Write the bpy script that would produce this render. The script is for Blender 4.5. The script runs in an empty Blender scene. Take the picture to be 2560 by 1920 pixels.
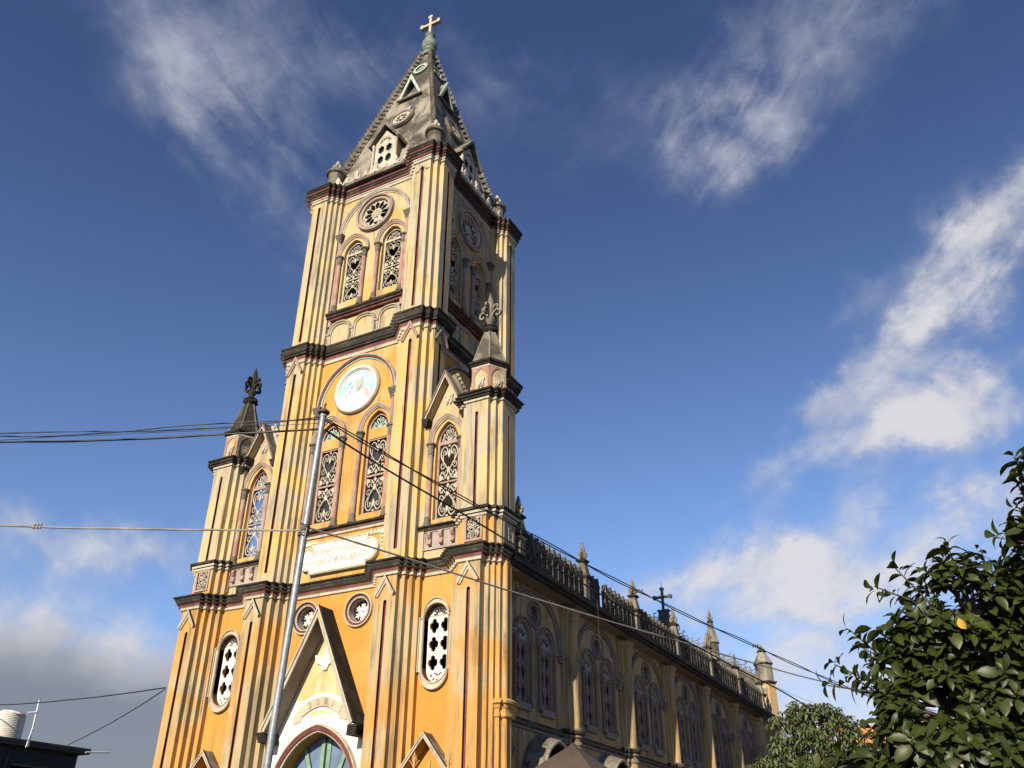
import bpy, bmesh, math, random
from mathutils import Vector, Matrix
random.seed(7)
S = bpy.context.scene
COL = S.collection
PI = math.pi
rad = math.radians

# ------------------------------------------------------------------ camera
cam = bpy.data.objects.new('camera', bpy.data.cameras.new('camera'))
COL.objects.link(cam)
_p, _y = rad(29.992), rad(-28.368)
_F = Vector((math.sin(_y)*math.cos(_p), math.cos(_y)*math.cos(_p), math.sin(_p)))
_R = Vector((math.cos(_y), -math.sin(_y), 0))
_U = _R.cross(_F)
_r = rad(0.18)
_R2 = _R*math.cos(_r)+_U*math.sin(_r); _U2 = -_R*math.sin(_r)+_U*math.cos(_r)
mw = Matrix(((_R2.x, _U2.x, -_F.x, 18.102), (_R2.y, _U2.y, -_F.y, -21.0714), (_R2.z, _U2.z, -_F.z, 0.0), (0, 0, 0, 1)))
cam.matrix_world = mw
cam.data.sensor_width = 36
cam.data.lens = 2174.74/2560*36
cam.data.clip_start = 0.1
cam.data.clip_end = 3000
S.camera = cam

# ------------------------------------------------------------------ exposure, sun, sky
S.view_settings.view_transform = 'Standard'
S.view_settings.look = 'None'
S.view_settings.exposure = 0.82
S.view_settings.gamma = 1
SUN_EL, SUN_AZ = 27.0, 3.3           # azimuth: degrees from -Y towards +X
sv = Vector((math.sin(rad(SUN_AZ))*math.cos(rad(SUN_EL)), -math.cos(rad(SUN_AZ))*math.cos(rad(SUN_EL)), math.sin(rad(SUN_EL))))
sun = bpy.data.objects.new('sun', bpy.data.lights.new('sun', 'SUN'))
COL.objects.link(sun)
sun.data.energy = 5.0
sun.data.angle = rad(0.5)
sun.data.color = (1.0, 0.88, 0.70)
sun.rotation_euler = sv.to_track_quat('Z', 'Y').to_euler()

W = bpy.data.worlds.new('World')
S.world = W
W.use_nodes = True
nt = W.node_tree
nt.nodes.clear()
def N(tree, t, **kw):
    n = tree.nodes.new(t)
    for k, v in kw.items():
        setattr(n, k, v)
    return n
def setin(tree, sock, v):
    if isinstance(v, bpy.types.NodeSocket):
        tree.links.new(v, sock)
    elif v is not None:
        sock.default_value = v
def MA(tree, op, a, b=None, c=None, clamp=False):
    n = N(tree, 'ShaderNodeMath', operation=op, use_clamp=clamp)
    setin(tree, n.inputs[0], a)
    if b is not None: setin(tree, n.inputs[1], b)
    if c is not None: setin(tree, n.inputs[2], c)
    return n.outputs[0]
def MIX(tree, f, a, b, mode='MIX'):
    n = N(tree, 'ShaderNodeMix', data_type='RGBA', blend_type=mode)
    setin(tree, n.inputs[0], f)
    for s, v in ((n.inputs[6], a), (n.inputs[7], b)):
        if isinstance(v, tuple) and len(v) == 3: v = v+(1,)
        setin(tree, s, v)
    return n.outputs[2]
def RAMP(tree, v, lo, hi, a=0.0, b=1.0):
    n = N(tree, 'ShaderNodeMapRange', interpolation_type='SMOOTHSTEP')
    setin(tree, n.inputs[0], v)
    n.inputs[1].default_value = lo; n.inputs[2].default_value = hi
    n.inputs[3].default_value = a; n.inputs[4].default_value = b
    return n.outputs[0]
sky = N(nt, 'ShaderNodeTexSky', sky_type='NISHITA')
sky.sun_disc = False
sky.sun_elevation = rad(SUN_EL)
sky.sun_rotation = rad(180-SUN_AZ)
sky.altitude = 0; sky.air_density = 1.0; sky.dust_density = 0.3; sky.ozone_density = 2.2
tc = N(nt, 'ShaderNodeTexCoord')
sep = N(nt, 'ShaderNodeSeparateXYZ')
nt.links.new(tc.outputs['Generated'], sep.inputs[0])
az = MA(nt, 'MULTIPLY', MA(nt, 'ARCTAN2', sep.outputs[0], sep.outputs[1]), 180/PI)
el = MA(nt, 'MULTIPLY', MA(nt, 'ARCSINE', sep.outputs[2]), 180/PI)
# (azimuth, elevation, long radius, short radius, tilt, strength)
CLOUDS = [
    (-53, 45.0, 9, 3.2, -30, .36), (-47.5, 41.5, 6, 3.0, -25, .34), (-43, 49.5, 10, 3.2, -5, .30), (-62, 49, 6, 2, -30, .12),
    (-34, 50, 6, 2.0, -10, .18),
    (-8.8, 45.0, 2.7, 2.3, 40, .62), (-7.5, 42.4, 2.6, 1.5, 30, .30), (-3, 48.0, 7.5, 3.4, 20, .38), (4, 50.5, 6, 2.4, 0, .28), (-12, 47.5, 3.5, 2.4, 30, .24),
    (4.9, 33.0, 3.0, 1.6, 40, .66), (7.9, 35.8, 3.2, 2.2, 45, 1.0), (.0, 29.7, 4.8, 1.0, 32, .46), (-7.0, 26.0, 4.6, .9, 34, .42), (4.2, 30.4, 3.6, 1.0, 25, .44), (-2, 32.5, 3.5, .9, 30, .24),
    (2.2, 25.2, 4.6, 1.4, 14, .84), (-3.6, 23.9, 5.0, 1.0, 12, .56), (-9.8, 22.6, 3.0, .9, 30, .44), (-1, 27.2, 3.5, .8, 20, .30),
    (-15, 17.2, 5.4, 1.5, 8, .84), (-9.8, 17.0, 3.4, 1.6, -10, .76), (-5.4, 20.0, 2.2, 1.5, 10, .74), (-6.5, 15.6, 4.0, 1.0, 5, .70), (-13, 14.8, 4, .7, 3, .5),
    (-1.0, 17.0, 2.8, 1.6, 0, .50), (3.0, 18.5, 2.6, 2.2, 0, 1.05), (-12, 12.6, 6.5, .9, 0, .44), (-4, 9.5, 8, 2.8, 0, .80), (-16, 9.0, 9, 1.9, 0, .50),
    (-57.5, 17.8, 6.5, 1.4, -4, .56), (-48.5, 16.6, 5, 1.0, -8, .44), (-56, 7.6, 13, 3.7, -2, 1.35), (-44, 6.0, 8, 3.2, 0, 1.05), (-66, 9, 7, 3.4, 0, 1.1),
    (22, 24, 7, 4, 0, .45), (-150, 10, 40, 5, 0, .5),
]
wn = N(nt, 'ShaderNodeTexNoise'); nt.links.new(tc.outputs['Generated'], wn.inputs['Vector'])
wn.inputs['Scale'].default_value = 7.5; wn.inputs['Detail'].default_value = 7; wn.inputs['Roughness'].default_value = .62
ws = N(nt, 'ShaderNodeSeparateColor'); nt.links.new(wn.outputs['Color'], ws.inputs[0])
el_true = el
azw = MA(nt, 'ADD', az, MA(nt, 'MULTIPLY', MA(nt, 'SUBTRACT', ws.outputs[0], .5), 11.0))
el = MA(nt, 'ADD', el, MA(nt, 'MULTIPLY', MA(nt, 'SUBTRACT', ws.outputs[1], .5), 8.0))
tot = None
for a0, e0, ra, rb, tl, st in CLOUDS:
    if st <= 0: continue
    c, s = math.cos(rad(tl)), math.sin(rad(tl))
    ca = math.cos(rad(e0))
    da = MA(nt, 'MULTIPLY', MA(nt, 'SUBTRACT', azw, a0), ca)
    de = MA(nt, 'SUBTRACT', el, e0)
    ra *= 1.2; rb *= 1.35
    u = MA(nt, 'MULTIPLY_ADD', da, c/ra, MA(nt, 'MULTIPLY', de, s/ra))
    v = MA(nt, 'MULTIPLY_ADD', da, -s/rb, MA(nt, 'MULTIPLY', de, c/rb))
    d2 = MA(nt, 'MULTIPLY_ADD', u, u, MA(nt, 'MULTIPLY', v, v))
    g = MA(nt, 'MULTIPLY', MA(nt, 'POWER', 2.718, MA(nt, 'MULTIPLY', d2, -1.0)), st)
    tot = g if tot is None else MA(nt, 'ADD', tot, g)
el = el_true
# cloud texture on the direction, flattened towards the horizon like a cloud layer
den = MA(nt, 'ADD', MA(nt, 'MAXIMUM', sep.outputs[2], 0.0), 0.22)
pl = N(nt, 'ShaderNodeCombineXYZ')
nt.links.new(MA(nt, 'DIVIDE', sep.outputs[0], den), pl.inputs[0])
nt.links.new(MA(nt, 'DIVIDE', sep.outputs[1], den), pl.inputs[1])
def NOISE(tree, vec, scale, detail=6, rough=.55, dist=0.0):
    n = N(tree, 'ShaderNodeTexNoise')
    if vec is not None: tree.links.new(vec, n.inputs['Vector'])
    n.inputs['Scale'].default_value = scale; n.inputs['Detail'].default_value = detail
    n.inputs['Roughness'].default_value = rough; n.inputs['Distortion'].default_value = dist
    return n.outputs['Fac']
n1 = NOISE(nt, tc.outputs['Generated'], 7.0, 9, .58, .35)
n2 = NOISE(nt, pl.outputs[0], 2.6, 8, .55, .6)
def fibre(tl):
    c, s_ = math.cos(rad(tl)), math.sin(rad(tl))
    cv = N(nt, 'ShaderNodeCombineXYZ')
    nt.links.new(MA(nt, 'MULTIPLY_ADD', az, .055*c, MA(nt, 'MULTIPLY', el, .055*s_)), cv.inputs[0])
    nt.links.new(MA(nt, 'MULTIPLY_ADD', az, -.20*s_, MA(nt, 'MULTIPLY', el, .20*c)), cv.inputs[1])
    return NOISE(nt, cv.outputs[0], 2.0, 7, .54, 1.0)
sel = RAMP(nt, az, -34.0, -22.0)
fa, fb = fibre(-30), fibre(30)
n6 = MA(nt, 'ADD', MA(nt, 'MULTIPLY', fb, sel), MA(nt, 'MULTIPLY', fa, MA(nt, 'SUBTRACT', 1.0, sel)))
n4 = NOISE(nt, tc.outputs['Generated'], 19.0, 8, .62, .3)
nn = MA(nt, 'ADD', MA(nt, 'MULTIPLY', n1, .60), MA(nt, 'ADD', MA(nt, 'MULTIPLY', n6, .24), MA(nt, 'MULTIPLY', n4, .16)))
dens = MA(nt, 'ADD', tot, MA(nt, 'MULTIPLY', MA(nt, 'SUBTRACT', nn, .5), MA(nt, 'MULTIPLY_ADD', tot, 4.4, .60)))
cover = MA(nt, 'MULTIPLY', RAMP(nt, dens, .05, 1.15), .93)
# thick low bank on the left is grey underneath, high puffs are white
n3 = NOISE(nt, tc.outputs['Generated'], 5.0, 5, .55, .2)
grey = RAMP(nt, MA(nt, 'ADD', el, MA(nt, 'MULTIPLY', MA(nt, 'SUBTRACT', n3, .5), 6)), 9.0, 13.6)
leftside = RAMP(nt, az, -44.0, -24.0)
bank = MIX(nt, MA(nt, 'MAXIMUM', grey, leftside), (1.95, 2.1, 2.45), (6.3, 6.2, 6.4))
high = RAMP(nt, el, 34.0, 50.0)
ccol = MIX(nt, high, bank, (3.6, 3.8, 4.7))
n5 = NOISE(nt, tc.outputs['Generated'], 11.0, 7, .6, .5)
sh = RAMP(nt, MA(nt, 'ADD', MA(nt, 'MULTIPLY', n5, .7), MA(nt, 'MULTIPLY', dens, .28)), .30, .72)
ccol = MIX(nt, sh, MIX(nt, 1.0, ccol, (.66, .70, .78), 'MULTIPLY'), ccol)
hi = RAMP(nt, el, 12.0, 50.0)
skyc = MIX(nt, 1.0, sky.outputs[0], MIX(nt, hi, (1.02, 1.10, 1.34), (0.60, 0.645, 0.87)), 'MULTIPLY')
skyc = MIX(nt, RAMP(nt, el, .0, 6.0), MIX(nt, 1.0, skyc, (.40, .40, .42), 'MULTIPLY'), skyc)  # sky by the horizon dimmed, below the view, to cut fill light
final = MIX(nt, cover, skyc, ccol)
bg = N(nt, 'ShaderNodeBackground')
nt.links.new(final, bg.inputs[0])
bg.inputs[1].default_value = 0.067
wo = N(nt, 'ShaderNodeOutputWorld')
nt.links.new(bg.outputs[0], wo.inputs[0])

# ------------------------------------------------------------------ materials
MT = {}
def mat_base(name):
    m = bpy.data.materials.new(name); m.use_nodes = True
    t = m.node_tree
    b = t.nodes['Principled BSDF']
    return m, t, b
ALB = 0.77      # weathered lime paint: keep the reflectance modest
def dim(c): return tuple(x*ALB for x in c)
def plaster(name, c1, c2, cd=(.12, .11, .09), dirt=.35, scale=.55, rough=.88, bump=.10, lo=.40, hi=.62, streak=(1.7, 1.7, .22), dlo=.50, dhi=.74, spec=.2, fine=.16):
    c1, c2, cd = dim(c1), dim(c2), dim(cd)
    m, t, b = mat_base(name)
    g = N(t, 'ShaderNodeNewGeometry')
    pos = g.outputs['Position']
    nA = NOISE(t, pos, scale, 7, .6, .4)
    mp = N(t, 'ShaderNodeMapping'); mp.inputs['Scale'].default_value = streak
    t.links.new(pos, mp.inputs[0])
    nB = NOISE(t, mp.outputs[0], 1.6, 8, .62, .3)
    nC = NOISE(t, pos, 9.0, 6, .65, 0)
    nD = NOISE(t, pos, 40.0, 4, .6, 0)
    col = MIX(t, RAMP(t, nA, lo, hi), c1, c2)
    col = MIX(t, MA(t, 'MULTIPLY', RAMP(t, nB, dlo, dhi), dirt), col, cd)
    col = MIX(t, MA(t, 'MULTIPLY', RAMP(t, nC, .52, .75), dirt*.55), col, cd)
    mp2 = N(t, 'ShaderNodeMapping'); mp2.inputs['Scale'].default_value = (6.5, 6.5, .30)
    t.links.new(pos, mp2.inputs[0])
    nE = NOISE(t, mp2.outputs[0], 1.5, 6, .6, .2)
    nF = NOISE(t, pos, .9, 4, .6, .3)
    col = MIX(t, MA(t, 'MULTIPLY', MA(t, 'MULTIPLY', RAMP(t, nE, .50, .72), RAMP(t, nF, .42, .62)), min(1.0, dirt*1.25)), col, tuple(x*.55 for x in cd))
    v = MA(t, 'MULTIPLY_ADD', nC, fine, MA(t, 'MULTIPLY_ADD', nD, fine*.9, 1.0-fine*.95))
    vv = N(t, 'ShaderNodeCombineXYZ')
    for i in range(3): t.links.new(v, vv.inputs[i])
    col = MIX(t, 1.0, col, vv.outputs[0], 'MULTIPLY')
    t.links.new(col, b.inputs['Base Color'])
    b.inputs['Roughness'].default_value = rough
    b.inputs['Specular IOR Level'].default_value = spec
    bp = N(t, 'ShaderNodeBump'); bp.inputs['Strength'].default_value = bump; bp.inputs['Distance'].default_value = .012
    t.links.new(MA(t, 'ADD', nC, MA(t, 'MULTIPLY', nD, .5)), bp.inputs['Height'])
    t.links.new(bp.outputs[0], b.inputs['Normal'])
    MT[name] = m
    return m
GD = (.10, .085, .06)
plaster('orange_plaster', (.55, .250, .046), (.60, .315, .085), (.28, .19, .10), .32, .35, lo=.42, hi=.66, fine=.10, dlo=.50, dhi=.70)
plaster('orange_plaster_upper', (.57, .300, .070), (.55, .37, .14), (.20, .16, .10), .48, .5, lo=.45, hi=.60, dlo=.48, dhi=.68)
plaster('yellow_plaster_top', (.58, .375, .130), (.50, .40, .23), (.19, .165, .12), .55, .6, lo=.46, hi=.56, dlo=.47, dhi=.66)
plaster('pier_plaster', (.54, .29, .085), (.45, .35, .20), (.14, .12, .085), .60, .42, lo=.44, hi=.57, dlo=.47, dhi=.67)
plaster('pier_plaster_upper', (.60, .405, .150), (.46, .385, .255), (.17, .145, .105), .62, .55, lo=.45, hi=.55, dlo=.47, dhi=.68)
plaster('pier_plaster_top', (.58, .435, .215), (.46, .395, .275), (.17, .15, .11), .66, .55, lo=.44, hi=.56, dlo=.46, dhi=.67)
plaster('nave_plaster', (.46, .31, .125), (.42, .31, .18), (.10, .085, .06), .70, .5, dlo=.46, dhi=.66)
plaster('cream_trim', (.54, .47, .35), (.46, .39, .29), (.13, .11, .09), .55, 1.2)
plaster('grey_trim', (.42, .36, .31), (.36, .29, .26), (.13, .11, .09), .55, 1.5)
plaster('maroon_paint', (.125, .038, .032), (.19, .07, .058), (.06, .035, .03), .45, 1.6)
plaster('pink_paint', (.38, .205, .170), (.40, .31, .25), (.13, .105, .085), .55, 2.2)
plaster('teal_paint', (.36, .48, .41), (.45, .48, .40), (.10, .12, .10), .50, 2.0)
plaster('moldy_stone', (.026, .023, .019), (.095, .084, .068), (.26, .23, .185), .30, 1.6, lo=.45, hi=.75, streak=(2, 2, 2.5), dlo=.58, dhi=.76, bump=.5)
plaster('black_mold', (.015, .0135, .012), (.038, .034, .029), (.14, .12, .10), .4, 1.8, lo=.45, hi=.75, bump=.5)
plaster('spire_stucco', (.30, .27, .22), (.085, .077, .063), (.045, .04, .035), .75, .6, lo=.42, hi=.57, streak=(1.3, 1.3, .4), dlo=.48, dhi=.68)
plaster('weathered_stone', (.24, .21, .165), (.13, .115, .09), (.05, .045, .04), .65, 1.4)
plaster('cast_tracery', (.54, .49, .40), (.42, .37, .30), (.20, .18, .15), .35, 2.2)
plaster('white_tracery', (.78, .74, .66), (.70, .64, .54), (.30, .26, .20), .25, 1.5)
plaster('green_tracery', (.52, .64, .54), (.42, .55, .47), (.22, .26, .22), .3, 2.0)
plaster('white_plaster', (.80, .76, .66), (.78, .72, .58), (.60, .42, .25), .30, .9)
plaster('hood_plaster', (.64, .42, .17), (.66, .46, .22), (.74, .68, .55), .6, .8, dlo=.42, dhi=.7)
plaster('soffit_grey', (.30, .27, .23), (.25, .22, .19), (.12, .11, .10), .4, .8)
plaster('capital_stone', (.16, .145, .12), (.10, .09, .075), (.26, .23, .19), .5, 2.5)
plaster('concrete_cap', (.085, .065, .048), (.06, .048, .036), (.06, .05, .04), .5, 1.5)
plaster('turret_stone', (.23, .205, .155), (.085, .076, .06), (.045, .04, .034), .6, 1.3, lo=.42, hi=.60)
plaster('parapet_stone', (.13, .115, .095), (.05, .045, .037), (.025, .022, .019), .6, 1.8, lo=.42, hi=.62)
plaster('verdigris', (.24, .29, .24), (.15, .18, .15), (.11, .12, .10), .5, 2.5)
plaster('nave_pink_shaded', (.24, .15, .13), (.22, .17, .14), (.09, .075, .065), .55, 1.2)  # darker copy of the pink paint, shade of the nave side put in
plaster('nave_trim_shaded', (.26, .215, .17), (.22, .19, .16), (.09, .08, .07), .6, 1.2)  # darker copy of the cream trim, nave-side shade in the colour
plaster('pale_tracery', (.36, .34, .31), (.30, .28, .26), (.12, .11, .10), .4, 1.5)
def simple(name, c, rough=.6, metal=0, spec=.4, c2=None, scale=3.0, bump=0.0):
    m, t, b = mat_base(name)
    g = N(t, 'ShaderNodeNewGeometry')
    n = NOISE(t, g.outputs['Position'], scale, 6, .6, .2)
    c2 = dim(c2 or tuple(x*.75 for x in c)); c = dim(c)
    t.links.new(MIX(t, RAMP(t, n, .38, .66), c, c2), b.inputs['Base Color'])
    b.inputs['Roughness'].default_value = rough
    b.inputs['Metallic'].default_value = metal
    b.inputs['Specular IOR Level'].default_value = spec
    if bump:
        bp = N(t, 'ShaderNodeBump'); bp.inputs['Strength'].default_value = bump; bp.inputs['Distance'].default_value = .01
        t.links.new(n, bp.inputs['Height']); t.links.new(bp.outputs[0], b.inputs['Normal'])
    MT[name] = m
    return m
simple('dark_inside', (.010, .010, .011), .9, spec=.1)  # near-black colour stands in for the darkness of unlit interiors
simple('dark_glass', (.030, .029, .028), .32, spec=.35, c2=(.045, .043, .042))
simple('teal_glass', (.012, .05, .06), .2, spec=.5)
simple('nave_glass', (.085, .08, .09), .35, spec=.4)
simple('door_blue', (.14, .20, .32), .5, c2=(.10, .15, .25), scale=2)
simple('door_green', (.20, .33, .24), .55)
simple('picture_blue', (.30, .58, .82), .6, c2=(.45, .68, .86))
simple('picture_white', (.80, .78, .74), .6, c2=(.74, .72, .68))
simple('picture_red', (.72, .42, .40), .6)
simple('picture_grey', (.34, .36, .36), .6, c2=(.44, .44, .42))
simple('picture_skin', (.58, .47, .36), .6)
simple('letter_pink', (.50, .38, .30), .7)
simple('letter_grey', (.50, .50, .40), .7)
simple('plaque_white', (.80, .78, .70), .7, c2=(.78, .74, .62), scale=1.2)
simple('galvanized_steel', (.30, .32, .34), .5, .35, c2=(.21, .225, .24), scale=9)
simple('rusty_steel', (.09, .07, .055), .7, .2)
simple('black_cable', (.012, .012, .013), .5)
simple('grey_cable', (.26, .235, .21), .6)
simple('gold_paint', (.50, .29, .08), .5, 0, c2=(.34, .18, .045))
simple('dark_iron', (.03, .03, .03), .5, .4)
simple('dark_render', (.045, .05, .052), .8)
simple('dark_roof', (.07, .066, .064), .8)
simple('tank_plastic', (.72, .70, .62), .55, c2=(.62, .60, .54))
simple('pvc', (.75, .75, .74), .45)
simple('dirt_ground', (.055, .05, .04), .95, c2=(.085, .075, .06), scale=.6)
simple('road_asphalt', (.05, .05, .05), .9, c2=(.065, .063, .06), scale=2)
simple('house_orange', (.62, .25, .09), .8)
simple('house_cream', (.66, .55, .38), .8)
simple('bark', (.10, .075, .05), .9, c2=(.06, .045, .03), scale=8, bump=.4)
simple('dry_leaf', (.50, .45, .22), .7)
simple('yellow_leaf', (.62, .36, .04), .5)
def leafmat(name, c1, c2, c3, rough, scale):
    c1, c2, c3 = dim(c1), dim(c2), dim(c3)
    m, t, b = mat_base(name)
    g = N(t, 'ShaderNodeNewGeometry')
    n = NOISE(t, g.outputs['Position'], scale, 3, .6)
    at = N(t, 'ShaderNodeAttribute', attribute_name='tone')
    col = MIX(t, RAMP(t, n, .35, .65), c1, c2)
    col = MIX(t, at.outputs['Fac'], col, c3)
    back = MIX(t, 1.0, col, (1.35, 1.4, 1.5), 'MULTIPLY')
    t.links.new(MIX(t, g.outputs['Backfacing'], col, back), b.inputs['Base Color'])
    b.inputs['Roughness'].default_value = rough
    b.inputs['Specular IOR Level'].default_value = .28
    tr = N(t, 'ShaderNodeBsdfTranslucent')
    t.links.new(MIX(t, 1.0, col, (1.2, 1.5, .5), 'MULTIPLY'), tr.inputs[0])
    mx = N(t, 'ShaderNodeMixShader'); mx.inputs[0].default_value = .18
    t.links.new(b.outputs[0], mx.inputs[1]); t.links.new(tr.outputs[0], mx.inputs[2])
    t.links.new(mx.outputs[0], t.nodes['Material Output'].inputs[0])
    MT[name] = m
leafmat('broad_leaf', (.018, .028, .005), (.028, .040, .007), (.062, .078, .014), .44, 9)
leafmat('small_leaf', (.062, .088, .028), (.090, .112, .042), (.140, .160, .070), .5, 2)

# ------------------------------------------------------------------ mesh helpers
class MB:
    def __init__(s): s.v = []; s.f = []; s.m = []; s.mats = []
    def mi(s, n):
        if n not in s.mats: s.mats.append(n)
        return s.mats.index(n)
    def add(s, vs, fs, mat):
        o = len(s.v); s.v += [tuple(v) for v in vs]
        for i, f in enumerate(fs):
            s.f.append([o+k for k in f]); s.m.append(s.mi(mat if isinstance(mat, str) else mat[i]))
    def box(s, x0, x1, y0, y1, z0, z1, mat):
        s.add([(x, y, z) for z in (z0, z1) for y in (y0, y1) for x in (x0, x1)],
              [(0, 2, 3, 1), (4, 5, 7, 6), (0, 1, 5, 4), (2, 6, 7, 3), (0, 4, 6, 2), (1, 3, 7, 5)], mat)
    def prism(s, poly, z0, z1, mat, edge=None, caps=(1, 1), top=None):
        n = len(poly); edge = edge or {}
        top = top or poly
        vs = [(x, y, z0) for x, y in poly]+[(x, y, z1) for x, y in top]
        fs = []; ms = []
        for i in range(n):
            j = (i+1) % n
            fs.append((i, j, n+j, n+i)); ms.append(edge.get(i, mat))
        if caps[0]: fs.append(tuple(reversed(range(n)))); ms.append(mat)
        if caps[1]: fs.append(tuple(range(n, 2*n))); ms.append(mat)
        s.add(vs, fs, ms)
    def sweep(s, path, prof, mp, closed=False, mats='cream_trim', profclosed=False, capends=False):
        n = len(path); P = [Vector(p) for p in path]
        nor = []; sc = []
        for i in range(n):
            a = P[i]-P[i-1] if (i > 0 or closed) else None
            b = P[(i+1) % n]-P[i] if (i < n-1 or closed) else None
            if a is None or a.length < 1e-9: a = b
            if b is None or b.length < 1e-9: b = a
            na = Vector((-a.y, a.x)).normalized(); nb = Vector((-b.y, b.x)).normalized()
            m = na+nb
            if m.length < 1e-6: m = na.copy()
            m.normalize()
            nor.append(m); sc.append(min(1/max(m.dot(na), .25), 3.0))
        k = len(prof)
        vs = []
        for i in range(n):
            for off, d in prof:
                q = P[i]+nor[i]*off*sc[i]
                vs.append(mp(q.x, q.y, d))
        fs = []; ms = []
        for i in range(n if closed else n-1):
            j = (i+1) % n
            for a in range(k if profclosed else k-1):
                b = (a+1) % k
                fs.append((i*k+a, j*k+a, j*k+b, i*k+b)); ms.append(mats if isinstance(mats, str) else mats[a])
        if capends and not closed:
            mm = mats if isinstance(mats, str) else mats[0]
            fs.append(tuple(range(k))); ms.append(mm)
            fs.append(tuple(reversed(range((n-1)*k, n*k)))); ms.append(mm)
        s.add(vs, fs, ms)
    def lathe(s, prof, cx, cy, mat, n=16, z=0):
        k = len(prof)
        vs = [(cx+r*math.cos(2*PI*i/n), cy+r*math.sin(2*PI*i/n), z+h) for i in range(n) for r, h in prof]
        fs = []
        for i in range(n):
            j = (i+1) % n
            for a in range(k-1): fs.append((i*k+a, j*k+a, j*k+a+1, i*k+a+1))
        fs.append(tuple(i*k for i in reversed(range(n)))); fs.append(tuple(i*k+k-1 for i in range(n)))
        s.add(vs, fs, mat)
    def tube(s, pts, r, mat, n=6):
        pts = [Vector(p) for p in pts]; m = len(pts)
        rs = r if isinstance(r, (list, tuple)) else [r]*m
        up = Vector((0, 0, 1)); vs = []
        for i in range(m):
            t = (pts[min(i+1, m-1)]-pts[max(i-1, 0)]).normalized()
            if abs(t.dot(up)) > .95: up = Vector((1, 0, 0))
            a = t.cross(up).normalized(); b = a.cross(t).normalized(); up = b
            for q in range(n):
                vs.append(pts[i]+(a*math.cos(2*PI*q/n)+b*math.sin(2*PI*q/n))*rs[i])
        fs = [(i*n+q, i*n+(q+1) % n, (i+1)*n+(q+1) % n, (i+1)*n+q) for i in range(m-1) for q in range(n)]
        fs.append(tuple(reversed(range(n)))); fs.append(tuple(range((m-1)*n, m*n)))
        s.add(vs, fs, mat)
    def plate(s, outer, holes, y, t, mat, mp=None):
        """flat plate in the (u, v) plane with real holes; front face at depth y, back at y+t"""
        cu = bpy.data.curves.new('tmp', 'CURVE'); cu.dimensions = '2D'; cu.fill_mode = 'BOTH'; cu.extrude = t/2
        for loop in [outer]+list(holes):
            sp = cu.splines.new('POLY'); sp.points.add(len(loop)-1); sp.use_cyclic_u = True
            for i, p in enumerate(loop): sp.points[i].co = (p[0], p[1], 0, 1)
        ob = bpy.data.objects.new('tmp', cu); me = ob.to_mesh()
        mp = mp or (lambda u, v, d: (u, d, v))
        vs = [mp(v.co.x, v.co.y, y+t/2-v.co.z) for v in me.vertices]
        fs = [tuple(p.vertices) for p in me.polygons]
        s.add(vs, fs, mat)
        ob.to_mesh_clear(); bpy.data.objects.remove(ob); bpy.data.curves.remove(cu)
    def text(s, body, size, y, t, mat, cx, cz, sx=1.0, mp=None):
        cu = bpy.data.curves.new('tmp', 'FONT'); cu.body = body; cu.size = size; cu.extrude = t/2
        cu.align_x = 'CENTER'; cu.align_y = 'CENTER'
        ob = bpy.data.objects.new('tmp', cu); me = ob.to_mesh()
        mp = mp or (lambda u, v, d: (u, d, v))
        s.add([mp(cx+v.co.x*sx, cz+v.co.y, y+t/2-v.co.z) for v in me.vertices], [tuple(p.vertices) for p in me.polygons], mat)
        ob.to_mesh_clear(); bpy.data.objects.remove(ob); bpy.data.curves.remove(cu)
    def build(s, name, parent=None, loc=(0, 0, 0), rz=0.0, smooth=None, recalc=True):
        me = bpy.data.meshes.new(name)
        me.from_pydata(s.v, [], s.f)
        for n in s.mats: me.materials.append(MT[n])
        me.polygons.foreach_set('material_index', s.m)
        bm = bmesh.new(); bm.from_mesh(me)
        bmesh.ops.remove_doubles(bm, verts=bm.verts, dist=1e-5)
        if recalc: bmesh.ops.recalc_face_normals(bm, faces=bm.faces)
        bm.to_mesh(me); bm.free()
        if smooth:
            me.polygons.foreach_set('use_smooth', [True]*len(me.polygons))
            me.set_sharp_from_angle(angle=rad(smooth))
        o = bpy.data.objects.new(name, me); COL.objects.link(o)
        if parent: o.parent = parent
        o.location = loc; o.rotation_euler = (0, 0, rz)
        return o
def thing(name, label, cat, loc=(0, 0, 0), group=None):
    o = bpy.data.objects.new(name, None); COL.objects.link(o)
    o.location = loc; o.empty_display_size = .3
    return tag(o, label, cat, group)
def tag(o, label, cat, group=None, kind=None):
    if label: o['label'] = label
    if cat: o['category'] = cat
    if group: o['group'] = group
    if kind: o['kind'] = kind
    return o
def copy_tree(o, parent=None, loc=None, rz=None):
    c = o.copy(); COL.objects.link(c)
    c.parent = parent if parent else o.parent
    if loc is not None: c.location = loc
    if rz is not None: c.rotation_euler = (0, 0, rz)
    for ch in list(o.children):
        copy_tree(ch, c)
    return c
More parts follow.
